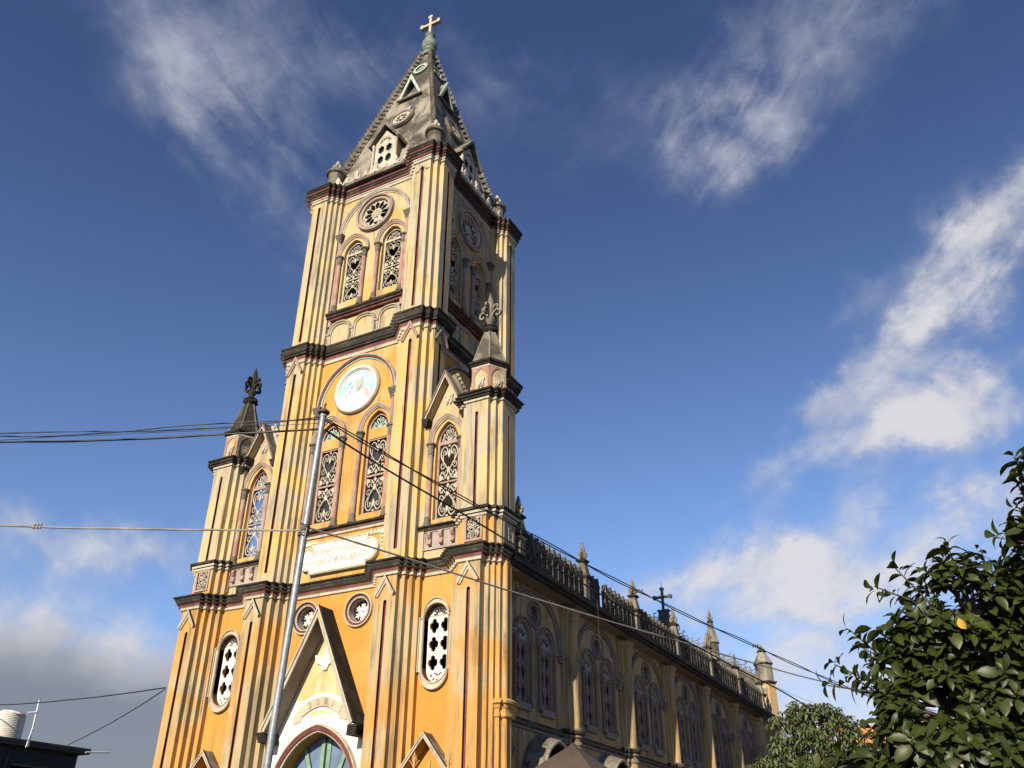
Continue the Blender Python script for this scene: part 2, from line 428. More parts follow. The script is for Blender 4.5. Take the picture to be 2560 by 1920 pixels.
# 2D shapes --------------------------------------------------------
def circ(cx, cy, r, n=32, ry=None):
    ry = ry or r
    return [(cx+r*math.sin(2*PI*i/n), cy+ry*math.cos(2*PI*i/n)) for i in range(n)]
def arc_pts(hw, zs, za, n=10):
    """pointed or round arch from (-hw, zs) over (0, za) to (hw, zs)"""
    h = za-zs
    k = (h*h-hw*hw)/(2*hw); r = hw+k
    a1 = math.atan2(h, k) if r else 0
    L = []
    for i in range(n+1):
        a = a1*i/n
        L.append((k-r*math.cos(a), zs+r*math.sin(a)))
    return L+[(-x, z) for x, z in reversed(L[:-1])]
def arch_open(hw, z0, zs, za, cx=0, n=10):
    return [(cx-hw, z0)]+[(cx+x, z) for x, z in arc_pts(hw, zs, za, n)]+[(cx+hw, z0)]
def foil(cx, cy, r, lobes=4, ry=None, depth=.30, n=40):
    ry = ry or r; L = []
    for i in range(n):
        a = 2*PI*i/n
        q = (1-depth)+depth*abs(math.cos(a*lobes/2))**.6
        L.append((cx+r*q*math.sin(a), cy+ry*q*math.cos(a)))
    return L
def petal(cx, cy, r0, r1, ang, w, n=6):
    L = []
    for i in range(n+1):
        t = i/n; rr = r0+(r1-r0)*t; L.append((w*math.sin(PI*t**.8)*.5, rr))
    L += [(-x, r) for x, r in reversed(L[1:-1])]
    c, s = math.cos(ang), math.sin(ang)
    return [(cx+x*c+r*s, cy-x*s+r*c) for x, r in L]
def catmull(pts, k=4):
    P = [pts[0]]+list(pts)+[pts[-1]]; out = []
    for i in range(1, len(P)-2):
        for j in range(k):
            t = j/k; a, b, c, d = P[i-1], P[i], P[i+1], P[i+2]
            out.append(tuple(.5*((2*b[q])+(-a[q]+c[q])*t+(2*a[q]-5*b[q]+4*c[q]-d[q])*t*t+(-a[q]+3*b[q]-3*c[q]+d[q])*t**3) for q in range(len(b))))
    out.append(tuple(pts[-1])); return out
FRONT = lambda u, v, d: (u, -d, v)       # sweep depth d = out of the wall
def ribbon(mb, path, w, y, t, mat):
    mb.sweep(path, [(-w/2, -y-t), (-w/2, -y), (w/2, -y), (w/2, -y-t)], FRONT, False, mat, profclosed=True, capends=True)
HEART = [(.22, .22), (.13, .26), (.10, .36), (.22, .45), (.38, .40), (.45, .26), (.36, .10), (.18, -.06), (.05, -.2), (.09, -.34), (.24, -.43), (.39, -.38), (.41, -.27), (.31, -.23), (.28, -.31)]
CURL = [(.19, -.06), (.30, -.15), (.41, -.12), (.40, -.02), (.31, -.01), (.31, -.07)]
CURL2 = [(.30, .08), (.33, .20), (.30, .32), (.21, .33), (.20, .24), (.26, .23)]
CURL3 = [(.05, -.20), (.14, -.22), (.22, -.30), (.17, -.37), (.12, -.32)]
def scroll_panel(mb, cu, cv, w, h, y, t, rw, mat, flip=False):
    f = -1 if flip else 1
    for sx in (-1, 1):
        for L in (HEART, CURL, CURL2, CURL3):
            ribbon(mb, catmull([(cu+sx*x*w*.98, cv+f*v*h) for x, v in L], 4), rw if L is HEART else rw*.72, y, t, mat)
    def leaf(v0, v1, ww):
        mb.plate([(cu, cv+f*v0*h), (cu+ww, cv+f*(v0*.45+v1*.55)*h), (cu, cv+f*v1*h), (cu-ww, cv+f*(v0*.45+v1*.55)*h)], [], y-.004, t*.8, mat)
    leaf(.38, .12, w*.075); leaf(-.50, -.36, w*.085); leaf(.50, .43, w*.08); leaf(-.10, -.28, w*.085)
    for sx in (-1, 1):
        mb.plate([(cu+sx*w*.48, cv+f*-.48*h), (cu+sx*w*.34, cv+f*-.45*h), (cu+sx*w*.26, cv+f*-.36*h), (cu+sx*w*.42, cv+f*-.34*h), (cu+sx*w*.48, cv+f*-.30*h)], [], y-.003, t*.8, mat)
def tymp_panel(mb, hw, zs, za, y, t, rw, mat):
    h = za-zs
    for sx in (-1, 1):
        A = [(.05, .10), (.20, .36), (.36, .52), (.34, .70), (.18, .72), (.12, .58), (.22, .52)]
        B = [(.12, .08), (.34, .26), (.58, .30), (.66, .14), (.52, .06), (.44, .16)]
        C = [(.42, .36), (.60, .50), (.62, .36), (.74, .22), (.86, .10)]
        D = [(0, .12), (.0, .5), (.0, .86)]
        for L in (A, B, C):
            ribbon(mb, catmull([(sx*x*hw, zs+v*h) for x, v in L], 3), rw, y, t, mat)
    ribbon(mb, [(0, zs), (0, zs+.5*h), (0, zs+.9*h)], rw*.8, y, t, mat)
    ribbon(mb, [(-hw*.9, zs+.05*h), (hw*.9, zs+.05*h)], rw*.8, y, t, mat)
def fleur(w, h, cx=0, cz=0):
    R = [(.10, 0), (.13, .12), (.30, .10), (.47, .20), (.50, .36), (.36, .46), (.27, .36), (.36, .28), (.22, .26), (.17, .40), (.26, .60), (.16, .80), (0, 1.0)]
    P = [(cx+x*w, cz+z*h) for x, z in R]
    return P+[(2*cx-x, z) for x, z in reversed(P[:-1])]
def mask_relief(mb, cx, cz, s, y, mat, mp=None):
    R = [(0, .50), (.14, .42), (.30, .50), (.46, .40), (.40, .26), (.34, .02), (.36, -.14), (.28, -.36), (.14, -.48), (.08, -.34), (0, -.28)]
    P = [(cx+x*s, cz+z*s) for x, z in R]
    P = P+[(2*cx-x, z) for x, z in reversed(P[1:-1])]
    mb.plate(P, [circ(cx-.22*s, cz+.20*s, .07*s, 8), circ(cx+.22*s, cz+.20*s, .07*s, 8), circ(cx-.16*s, cz-.26*s, .06*s, 8), circ(cx+.16*s, cz-.26*s, .06*s, 8)], y-.05, .05, mat, mp)
    mb.plate([(cx+x*.5*s, cz+z*.6*s) for x, z in [(-.3, .3), (.3, .3), (.34, 0), (0, -.45), (-.34, 0)]], [], y-.08, .04, mat, mp)

# ================================================================== GROUND
GZ = -1.6
g = MB(); g.add([(-1500, -1500, GZ), (1500, -1500, GZ), (1500, 1500, GZ), (-1500, 1500, GZ)], [(0, 1, 2, 3)], 'dirt_ground')
tag(g.build('ground'), None, None, kind='structure')
g = MB(); g.add([(-200, -32, GZ+.004), (200, -32, GZ+.004), (200, -20, GZ+.004), (-200, -20, GZ+.004)], [(0, 1, 2, 3)], 'road_asphalt')
tag(g.build('road'), None, None, kind='structure')

# ================================================================== CHURCH
church = thing('church', 'tall yellow church with a spired bell tower, pinnacled turrets and long shaded nave', 'church', (0, 0, 0))
H = 3.39                                   # half width of the tower, its centre is at y = H
def on_side(k):                            # location and rotation for the four faces of the tower
    return (0, H, 0), k*PI/2
def T(mb): mb.v = [(x, y-H, z) for x, y, z in mb.v]; return mb

# ---- lower storey -------------------------------------------------
def stair(x0, y0, x1, y1, n):              # n treads between wall point and main face point
    dx = (x1-x0)/n; dy = (y1-y0)/(n+1); L = [(x0, y0)]
    x, y = x0, y0
    for i in range(n):
        y += dy; L.append((x, y)); x += dx; L.append((x, y))
    L.append((x1, y1)); return L
YC, YB, YM = .50, .35, -.31
def stair_down(x0, y0, x1, y1, n):         # from main face outwards: riser first
    return [(x, y) for x, y in reversed(stair(x1, y1, x0, y0, n))]
inner_R = stair(1.752, YC, 2.247, YM, 3)+stair_down(3.0, YM, 3.495, YB, 3)
outer_R = stair(4.63, YB, 5.125, YM, 3)+[(5.88, YM), (5.88, -.05), (6.01, -.05), (6.01, .06), (6.14, .06), (6.14, .17), (6.27, .17), (6.27, .42)]
def mirror(L): return [(-x, y) for x, y in reversed(L)]
def pier_mesh(front, a, b, ym, back, z0, z1, s0, s1, mat, sw=.060, sd=.10):
    mb = MB()
    poly = front+back
    c = (a+b)/2
    i = next(k for k in range(len(front)-1) if abs(front[k][0]-a) < 1e-6 and abs(front[k][1]-ym) < 1e-6 and abs(front[k+1][0]-b) < 1e-6)
    notch = [(c-sw, ym), (c-sw, ym+sd), (c+sw, ym+sd), (c+sw, ym)]
    pn = front[:i+1]+notch+front[i+1:]+back
    mb.prism(poly, z0, s0, mat, caps=(1, 0)); mb.prism(poly, s1, z1, mat, caps=(0, 1))
    mb.prism(pn, s0, s1, mat, {i+2: 'maroon_paint', i+1: 'maroon_paint', i+3: 'maroon_paint'}, caps=(0, 0))
    for z in (s0, s1): mb.add([(x, y, z) for x, y in notch], [(0, 1, 2, 3)], mat)
    top = [(c-sw, ym+.001, s1)]+[(c+sw*math.sin(t), ym+.001, s1-.05+.05*math.cos(t)) for t in (-1.57, -1, -.5)]
    for sx in (-1, 1):
        mb.add([(c+sx*sw, ym, s1), (c+sx*sw, ym, s1-.06), (c+sx*sw*.75, ym, s1-.028), (c+sx*sw*.3, ym, s1-.006), (c, ym, s1)], [(0, 1, 2, 3, 4)], mat)
    return mb
def chevron(mb, cx, zt, zb, hw, y, mats, d=.11):
    path = [(cx-hw, zb), (cx-hw*.98, zb+.03), (cx, zt), (cx+hw*.98, zb+.03), (cx+hw, zb)]
    path = [(cx-hw+.05, zb), (cx, zt-.09), (cx+hw-.05, zb)]
    mb.sweep(path, [(-.075, -y), (-.075, -y+d*.45), (-.03, -y+d*.5), (-.02, -y+d*.8), (.03, -y+d), (.05, -y+d), (.05, -y)], FRONT, False,
             [mats[0], mats[0], mats[1], mats[0], mats[1], mats[2]], capends=True)
for L, a, b in ((inner_R, 2.247, 3.0), (outer_R, 5.125, 5.88), (mirror(inner_R), -3.0, -2.247), (mirror(outer_R), -5.88, -5.125)):
    mb = pier_mesh(L, a, b, YM, [(L[-1][0], .78), (L[0][0], .78)], GZ, 8.45, -.8, 7.37, 'pier_plaster')
    o = mb.build('buttress', church)
    cv = MB(); chevron(cv, (a+b)/2, 8.10, 7.50, .38, YM, ('cream_trim', 'teal_paint', 'moldy_stone'))
    cv.build('gable_moulding', o)

door_hole = arch_open(1.42, GZ+.02, 2.2, 3.92, n=12)
mb = MB()
mb.plate([(-1.76, GZ), (-1.76, 8.45), (1.76, 8.45), (1.76, GZ)], [circ(-1.05, 7.46, .40, 28), circ(1.05, 7.46, .40, 28), door_hole], YC, .38, 'orange_plaster')
mb.build('front_wall', church)
oval_hole = [(x, z) for x, z in ([(-.42, 5.40), (-.42, 6.80)]+[(-.42*math.cos(PI*i/14), 6.80+.42*math.sin(PI*i/14)) for i in range(1, 14)]+[(.42, 6.80), (.42, 5.40)]+[(.42*math.cos(PI*i/14), 5.40-.42*math.sin(PI*i/14)) for i in range(1, 14)])]
for sx in (-1, 1):
    mb = MB(); cx = 4.065*sx
    mb.plate([(cx-.575, GZ), (cx-.575, 8.45), (cx+.575, 8.45), (cx+.575, GZ)],
             [[(cx+x, z) for x, z in oval_hole], arch_open(.42, GZ+.02, 2.0, 2.55, cx)], YB, .40, 'orange_plaster')
    mb.build('bay_wall', church)
# near-black sheet stands in for the unlit rooms behind the openings
mb = MB(); mb.box(-5.5, 5.5, 1.6, 1.7, GZ, 8.4, 'dark_inside'); mb.build('dark_backing', church)

# roundels with star tracery
def roundel(cx, cz, y):
    mb = MB()
    mb.sweep(circ(0, 0, .40, 32), [(-.03, .0), (-.03, .04), (.02, .05)], FRONT, True, 'grey_trim')
    mb.sweep(circ(0, 0, .40, 32), [(.02, .05), (.02, .03), (.085, .03), (.085, .06)], FRONT, True, 'maroon_paint')
    mb.sweep(circ(0, 0, .40, 32), [(.085, .06), (.10, .09), (.135, .09), (.15, .0)], FRONT, True, 'cream_trim')
    mb.sweep(circ(0, 0, .40, 32), [(-.03, .04), (-.03, -.26), (-.05, -.26), (-.05, -.02)], FRONT, True, 'grey_trim')
    r = mb.build('round_window', church, (cx, y, cz), smooth=35)
    t = MB()
    for k in range(6):
        a = k*PI/3
        t.plate(petal(0, 0, .05, .33, a, .085), [], .20, .05, 'white_tracery')
        for s in (-.28, .28):
            t.plate(petal(.17*math.sin(a), .17*math.cos(a), .0, .14, a+s*3, .05), [], .203, .04, 'white_tracery')
        t.plate(petal(0, 0, .08, .20, a+PI/6, .06), [], .206, .04, 'white_tracery')
    t.plate(circ(0, 0, .09, 12), [circ(0, 0, .035, 8)], .197, .05, 'white_tracery')
    t.build('tracery', r)
    p = MB(); p.plate(circ(0, 0, .40, 24), [], .36, .02, 'dark_glass'); p.build('pane', r)
for sx in (-1, 1): roundel(1.05*sx, 7.46, YC)

# long oval windows with quatrefoil plates
def oval_window(cx):
    out = [(-.55, 5.30), (-.55, 6.84), (-.46, 6.84)]+[(-.46*math.cos(PI*i/16), 6.84+.55*math.sin(PI*i/16)) for i in range(1, 16)]+[(.46, 6.84), (.55, 6.84), (.55, 5.30), (.47, 5.30)]+[(.47*math.cos(PI*i/16), 5.30-.52*math.sin(PI*i/16)) for i in range(1, 16)]+[(-.47, 5.30)]
    out = [(x, z-6) for x, z in out]
    hole = [(x, z-6) for x, z in oval_hole]
    mb = MB()
    mb.plate([(x*1.02, z*1.01) for x, z in out], [hole], -.07, .07, 'cream_trim')
    mb.sweep(out, [(-.02, .07), (-.02, .11), (.0, .12), (.02, .09), (.02, .06)], FRONT, True, 'cream_trim')
    mb.sweep(hole, [(.045, .07), (.035, .10), (.015, .10), (.005, .07)], FRONT, True, 'cream_trim')
    mb.sweep(hole, [(.005, .07), (.0, .02), (.0, -.17)], FRONT, True, ['cream_trim', 'maroon_paint'])
    w = mb.build('oval_window', church, (cx, YB, 6))
    inner = [(x*.97, z*.985) for x, z in hole]
    q = [foil(sx*.195, z-6, .165, 4, .215, .34) for sx in (-1, 1) for z in (6.63, 6.10, 5.57)]
    h2 = []
    for k in range(-3, 4):
        a = k*PI/7.5; h2.append(petal(0, 6.90-6, .09, .27, a, .075))
    for k in range(-2, 3):
        a = PI+k*PI/6.5; h2.append(petal(0, 5.33-6, .07, .17, a, .05)); h2.append(petal(0, 5.33-6, .20, .32, a+.12, .06))
    t = MB(); t.plate(inner, q+h2, .17, .06, 'white_tracery')
    t.sweep([(-.36, .93), (.36, .93)], [(-.012, -.17), (-.012, -.155), (.012, -.155), (.012, -.17)], FRONT, False, 'cream_trim')
    t.build('tracery', w)
    p = MB(); p.plate(hole, [], .50, .02, 'dark_inside'); p.build('pane', w)  # near-black sheet, not glass: darkness of the room painted in
for sx in (-1, 1): oval_window(4.065*sx)

# main portal: deep gable hood, pointed arch, blue tympanum
hood = MB()
zf = lambda x: 7.59-(7.59-4.02)/1.74*abs(x)
th = .33
prof_path = [(-1.74, 4.02), (0, 7.59), (1.74, 4.02)]
ph = [(-1.74, 4.02), (0, 7.59), (1.74, 4.02), (1.57, 4.02), (0, 7.26), (-1.57, 4.02)]
yF, yBk = -.16, YC+.03
def hood_prism(mb, ph, y0, y1, top, under, front):
    n = len(ph)
    vs = [(x, y0, z) for x, z in ph]+[(x, y1, z) for x, z in ph]
    fs = [(0, 1, 4, 5), (1, 2, 3, 4)]; ms = [front, front]
    lab = [top, top, front, under, under, front]
    for i in range(n):
        j = (i+1) % n; fs.append((i, j, n+j, n+i)); ms.append(lab[i])
    mb.add(vs, fs, ms)
hood_prism(hood, ph, yF, yBk, 'black_mold', 'soffit_grey', 'soffit_grey')
hood.sweep([(-1.66, 4.00), (0, 7.42), (1.66, 4.00)], [(-.085, -yF-.03), (-.085, -yF+.03), (-.03, -yF+.035), (-.025, -yF+.02), (.015, -yF+.02), (.02, -yF+.06), (.07, -yF+.06), (.09, -yF-.03)], FRONT, False,
           ['cream_trim', 'cream_trim', 'teal_paint', 'grey_trim', 'teal_paint', 'cream_trim', 'moldy_stone'], capends=True)
for sx in (-1, 1):
    for k in range(4):
        hood.box(sx*(1.71-.02*k)-.17, sx*(1.71-.02*k)+.17, yF-.03+.02*k, yBk, 3.97-.07*(k+1), 3.97-.07*k-.004, 'black_mold')
hood.build('portal_hood', church)
mb = MB()   # whitewashed gable field under the hood
fld = [(-1.60, 3.6), (-1.60, 4.02), (0, 7.28), (1.60, 4.02), (1.60, 3.6)]
fld = [(-1.74, GZ), (-1.74, 3.9), (-1.60, 3.98), (0, 7.27), (1.60, 3.98), (1.74, 3.9), (1.74, GZ)]
mb.plate(fld, [arch_open(1.43, GZ+.015, 2.2, 3.93, n=12)], YC-.045, .05, 'white_plaster')
mb.build('portal_field', church)
mb = MB()
up = [(-1.13, 4.86), (0, 7.18), (1.13, 4.86), (.62, 4.92), (.35, 5.04), (0, 5.08), (-.35, 5.04), (-.62, 4.92)]
mb.plate(up, [], YC-.052, .01, 'hood_plaster')
mb.plate([(-.42, 4.50), (-.2, 4.57), (.2, 4.57), (.42, 4.50), (.38, 4.42), (.1, 4.47), (-.15, 4.46), (-.36, 4.40)], [], YC-.052, .01, 'hood_plaster')
mb.build('painted_field', church)
mb = MB()
ban = [(-.78+1.56*i/14, 4.53+.28*math.sin(PI*i/14)) for i in range(15)]
mb.sweep(ban, [(-.14, -YC+.045), (-.14, -YC+.09), (.14, -YC+.09), (.14, -YC+.045)], FRONT, False, 'cream_trim', capends=True)
for sx in (-1, 1):
    mb.plate([(sx*.80, 4.70), (sx*1.03, 4.40), (sx*1.00, 4.22), (sx*.74, 4.28), (sx*.66, 4.48)], [], YC-.075, .03, 'cream_trim')
b = mb.build('date_banner', church)
mb = MB()
for ch, x, z, rz in (('2', -.42, 4.72, .32), ('0', -.12, 4.80, .1), ('0', .17, 4.80, -.1), ('3', .45, 4.72, -.32)):
    c_, s_ = math.cos(rz), math.sin(rz)
    mb.text(ch, .26, YC-.112, .022, 'cream_trim', 0, 0, .85, mp=lambda u, v, d, x=x, z=z, c_=c_, s_=s_: (x+u*c_-v*s_, d, z+u*s_+v*c_))
mb.build('date_numerals', b)
mb = MB()   # dove relief with rays
mb.plate([(-.42, 6.22), (-.12, 6.10), (-.05, 6.30), (.06, 6.30), (.14, 6.12), (.42, 6.25), (.34, 5.98), (.15, 5.88), (.08, 5.72), (-.06, 5.72), (-.14, 5.88), (-.34, 5.96)], [], YC-.12, .07, 'white_plaster')
mb.plate(circ(0.01, 6.36, .085, 12), [], YC-.13, .07, 'white_plaster')
for k in range(-4, 5):
    a = k*.16
    mb.sweep([(.25*math.sin(a), 5.68-.25*(math.cos(a)-1)-.02), (.85*math.sin(a), 5.68-.62*math.cos(a)+.05)], [(-.012, -YC+.05), (0, -YC+.068), (.012, -YC+.05)], FRONT, False, 'hood_plaster')
mb.build('dove_relief', church)
mb = MB()
ap = arch_open(1.50, GZ, 2.2, 4.02, n=14)
mb.sweep(ap, [(-.08, -YC+.045), (-.07, -YC+.10), (-.02, -YC+.12), (-.02, -YC+.16)], FRONT, False, 'cream_trim')
mb.sweep(ap, [(-.02, -YC+.16), (.04, -YC+.175), (.10, -YC+.15)], FRONT, False, 'maroon_paint')
mb.sweep(ap, [(.10, -YC+.15), (.11, -YC+.18), (.145, -YC+.18), (.16, -YC+.045)], FRONT, False, 'cream_trim')
mb.sweep(arch_open(1.425, GZ, 2.2, 3.93, n=14), [(0, -YC+.1), (0, -YC-.42)], FRONT, False, 'grey_trim')
mb.build('portal_arch', church, smooth=40)
mb = MB()
ty = arch_open(1.46, GZ, 2.2, 3.96, n=12)
mb.plate(ty, [], YC+.40, .05, 'door_blue')
d = mb.build('portal_door', church)
mb = MB()
yy = YC+.36
for k in (-3, -2, -1, 1, 2, 3):
    a = k*.36
    r1 = 2.0 if abs(k) > 2 else (2.15 if abs(k) == 2 else 2.4)
    p0 = (.16*math.sin(a), 1.45+.16*math.cos(a)); p1 = (r1*math.sin(a)*.98, 1.45+r1*math.cos(a))
    mb.sweep([p0, p1], [(-.07, -yy-.03), (-.07, -yy), (.07, -yy), (.07, -yy-.03)], FRONT, False, 'door_green', capends=True)
    mb.sweep([p0, p1], [(-.095, -yy-.03), (-.095, -yy-.015), (.095, -yy-.015), (.095, -yy-.03)], FRONT, False, 'dark_iron', capends=True)
for x in (-.11, .11): mb.box(x-.075, x+.075, yy, yy+.03, GZ, 3.80, 'door_green')
mb.box(-.03, .03, yy-.02, yy+.03, GZ, 3.85, 'dark_iron')
mb.box(-1.45, 1.45, yy-.02, yy+.028, 1.15, 1.45, 'door_green')
mb.build('door_frame', d)

# side portals with small hoods
for sx in (-1, 1):
    cx = 4.065*sx; mb = MB(); y0 = -.06
    ph2 = [(cx-.98, 2.43), (cx, 3.62), (cx+.98, 2.43), (cx+.86, 2.43), (cx, 3.47), (cx-.86, 2.43)]
    hood_prism(mb, ph2, y0, YB+.02, 'weathered_stone', 'orange_plaster', 'cream_trim')
    mb.sweep([(cx-.93, 2.42), (cx, 3.55), (cx+.93, 2.42)], [(-.045, -y0-.02), (-.045, -y0+.025), (-.012, -y0+.025), (-.01, -y0+.01), (.012, -y0+.01), (.015, -y0+.035), (.05, -y0+.035), (.06, -y0-.02)], FRONT, False,
             ['cream_trim', 'cream_trim', 'moldy_stone', 'cream_trim', 'moldy_stone', 'cream_trim', 'moldy_stone'], capends=True)
    o = mb.build('side_hood', church)
    mb = MB()
    mb.sweep(arch_open(.46, GZ, 2.0, 2.58, cx), [(-.05, -YB), (-.05, -YB+.05), (0, -YB+.07), (.03, -YB+.05), (.08, -YB+.06), (.09, -YB)], FRONT, False, 'cream_trim')
    mb.build('arch_moulding', o, smooth=40)
    mb = MB(); mb.plate(arch_open(.44, GZ, 2.0, 2.56, cx), [], YB+.3, .04, 'door_blue'); mb.build('side_door', church)

# ---- main cornice over the lower storey
front = mirror([(x, y) for x, y in (inner_R+outer_R)])+inner_R+outer_R
pathC = [(6.27, 1.25)]+list(reversed(front))+[(-6.27, 1.25)]
PLAN = lambda u, v, d: (u, v, d)
def cornice(mb, path, z, closed=False):
    P = [(0, -.43), (.055, -.41), (.06, -.33), (.10, -.30), (.10, -.215), (.18, -.19), (.185, -.12), (.225, -.10), (.23, -.045), (.275, -.02), (.275, .03), (.10, .08), (-.30, .17)]
    ms = ['cream_trim', 'cream_trim', 'cream_trim', 'maroon_paint', 'grey_trim', 'moldy_stone', 'teal_paint', 'moldy_stone', 'moldy_stone', 'black_mold', 'black_mold', 'black_mold']
    mb.sweep(path, [(o, z+d) for o, d in P], PLAN, closed, ms)
mb = MB(); cornice(mb, pathC, 8.52)
mb.build('cornice', church)
mb = MB(); mb.box(-6.25, 6.25, .40, 1.24, 8.36, 8.60, 'weathered_stone'); mb.build('ledge', church)

# ---- tower corner piers (one mesh, four rotations)
cp = [(1.79, .58), (1.79, .435), (1.94, .435), (1.94, .29), (2.09, .29), (2.09, .145), (2.247, .145), (2.247, 0), (3.0, 0), (3.0, .195), (3.195, .195), (3.195, .39), (3.39, .39),
      (3.39, 1.143), (3.245, 1.143), (3.245, 1.30), (3.10, 1.30), (3.10, 1.45), (2.955, 1.45), (2.955, 1.60), (2.81, 1.60)]
bk = [(2.35, 1.6), (2.35, 1.04), (1.79, 1.04)]
def corner_pier():
    mb = MB(); sd, sw = .10, .068
    def notched(L):
        out = []; ed = {}
        for i, q in enumerate(L):
            out.append(q)
            if q == (2.247, 0):
                c = 2.6235; k = len(out)
                out += [(c-sw, 0), (c-sw, sd), (c+sw, sd), (c+sw, 0)]; ed.update({k: 'maroon_paint', k+1: 'maroon_paint', k+2: 'maroon_paint'})
            if q == (3.39, .39):
                c = .7665; k = len(out)
                out += [(3.39, c-sw), (3.39-sd, c-sw), (3.39-sd, c+sw), (3.39, c+sw)]; ed.update({k: 'maroon_paint', k+1: 'maroon_paint', k+2: 'maroon_paint'})
        return out+bk, ed
    pn, ed = notched(cp); full = cp+bk
    segs = [(8.3, 9.05, 0, 'pier_plaster'), (9.05, 13.5, 1, 'pier_plaster'), (13.5, 16.78, 1, 'pier_plaster_upper'), (16.78, 18.22, 0, 'pier_plaster_upper'), (18.22, 25.03, 1, 'pier_plaster_upper'), (25.03, 26.0, 0, 'pier_plaster_upper')]
    for z0, z1, nn_, m in segs:
        m = 'pier_plaster_top' if z0 > 16.7 else 'pier_plaster_upper'
        mb.prism(pn if nn_ else full, z0, z1, m, ed if nn_ else None, caps=(0, 0) if nn_ else (1, 1))
    return T(mb)
pier0 = corner_pier().build('corner_pier', church, *on_side(0))
cv = MB(); chevron(cv, 2.6235, 17.5, 16.76, .40, 0, ('pink_paint', 'cream_trim', 'weathered_stone')); T(cv)
cv.build('gable_moulding', pier0)
cv = MB()
cv.v = []; chevron(cv, 0, 17.5, 16.76, .40, 0, ('pink_paint', 'cream_trim', 'weathered_stone'))
cv.v = [(3.39-y, .7665+x-H, z) for x, y, z in cv.v]
cv.build('gable_moulding', pier0)
cv = MB()
for xx, zz in ((2.6235, 25.0),):
    cv.sweep([(xx-.33, zz-.22), (xx-.18, zz-.20), (xx, zz+.06), (xx+.12, zz-.12)], [(-.014, 0), (-.014, .035), (.014, .035), (.014, 0)], FRONT, False, 'pink_paint', capends=True)
    cv.sweep([(xx+.16, zz-.2), (xx+.33, zz-.18)], [(-.014, 0), (-.014, .035), (.014, .035), (.014, 0)], FRONT, False, 'pink_paint', capends=True)
T(cv).build('scratch_moulding', pier0)
for k in (1, 2, 3): copy_tree(pier0, church, *on_side(k))
# tower walls
BW = [(-.95, .47, 20.0, 22.42, 23.05), (.95, .47, 20.0, 22.42, 23.05)]
mb = MB()
mb.plate([(-1.80, 17.9), (-1.80, 25.9), (1.80, 25.9), (1.80, 17.9)], [arch_open(hw, a, b, c, cx) for cx, hw, a, b, c in BW]+[circ(0, 24.12, .72, 36)], .58, .34, 'yellow_plaster_top')
bw = T(mb).build('belfry_wall', church, *on_side(0))
copy_tree(bw, church, *on_side(1))
mb = MB(); mb.plate([(-1.80, 17.9), (-1.80, 25.9), (1.80, 25.9), (1.80, 17.9)], [], .58, .34, 'yellow_plaster_top'); bw2 = T(mb).build('belfry_wall', church, *on_side(2)); copy_tree(bw2, church, *on_side(3))
mb = MB()
mb.plate([(-1.80, 8.3), (-1.80, 17.9), (1.80, 17.9), (1.80, 8.3)], [arch_open(.46, 10.72, 13.95, 14.58, cx) for cx in (-1.05, 1.05)], .58, .34, 'orange_plaster_upper')
mw2 = T(mb).build('tower_wall', church, *on_side(0))
mb = MB()
mb.plate([(-1.80, 8.3), (-1.80, 17.9), (1.80, 17.9), (1.80, 8.3)], [], .58, .34, 'orange_plaster_upper')
mw3 = T(mb).build('tower_wall', church, *on_side(1))
for k in (2, 3): copy_tree(mw3, church, *on_side(k))
mb = MB(); mb.box(-2.5, 2.5, -2.5, 2.5, 17.9, 18.1, 'dark_inside'); mb.box(-2.5, 2.5, -2.5, 2.5, 25.7, 25.9, 'dark_inside')
mb.box(-2.45, 2.45, -1.7, -1.6, 8.4, 17.8, 'dark_inside'); mb.build('belfry_floor', church, (0, H, 0))  # near-black floor, ceiling and backing paint in the unlit tower interior
# tower cornices
ring = []
for k in range(4):
    c, s = round(math.cos(k*PI/2)), round(math.sin(k*PI/2))
    ring += [(x*c-(y-H)*s, x*s+(y-H)*c) for x, y in cp]
ring = list(reversed(ring))
def cornice2(mb, path, z, P, ms):
    mb.sweep(path, [(o, z+d) for o, d in P], PLAN, True, ms)
PB = [(0, -.72), (.05, -.70), (.055, -.58), (.09, -.55), (.09, -.44), (.155, -.40), (.155, -.33), (.19, -.30), (.20, -.20), (.24, -.17), (.24, -.10), (.27, -.08), (.27, -.01), (.20, .02), (-.12, .12)]
MBm = ['cream_trim', 'cream_trim', 'cream_trim', 'maroon_paint', 'black_mold', 'moldy_stone', 'black_mold', 'moldy_stone', 'weathered_stone', 'moldy_stone', 'black_mold', 'moldy_stone', 'black_mold', 'black_mold']  # the single lighter strip imitates light caught on a fillet
mb = MB(); cornice2(mb, ring, 17.92, PB, MBm); mb.build('cornice', church, (0, H, 0))
PA = [(0, -.74), (.05, -.72), (.055, -.62), (.085, -.60), (.085, -.54), (.12, -.52), (.12, -.42), (.16, -.38), (.16, -.30), (.20, -.27), (.20, -.17), (.24, -.14), (.24, -.08), (.27, -.06), (.27, .02), (.20, .05), (-.14, .10)]
MAm = ['cream_trim', 'cream_trim', 'teal_paint', 'cream_trim', 'moldy_stone', 'maroon_paint', 'moldy_stone', 'moldy_stone', 'moldy_stone', 'maroon_paint', 'moldy_stone', 'moldy_stone', 'black_mold', 'moldy_stone', 'black_mold', 'black_mold']
mb = MB(); cornice2(mb, ring, 26.0, PA, MAm); mb.build('cornice', church, (0, H, 0))
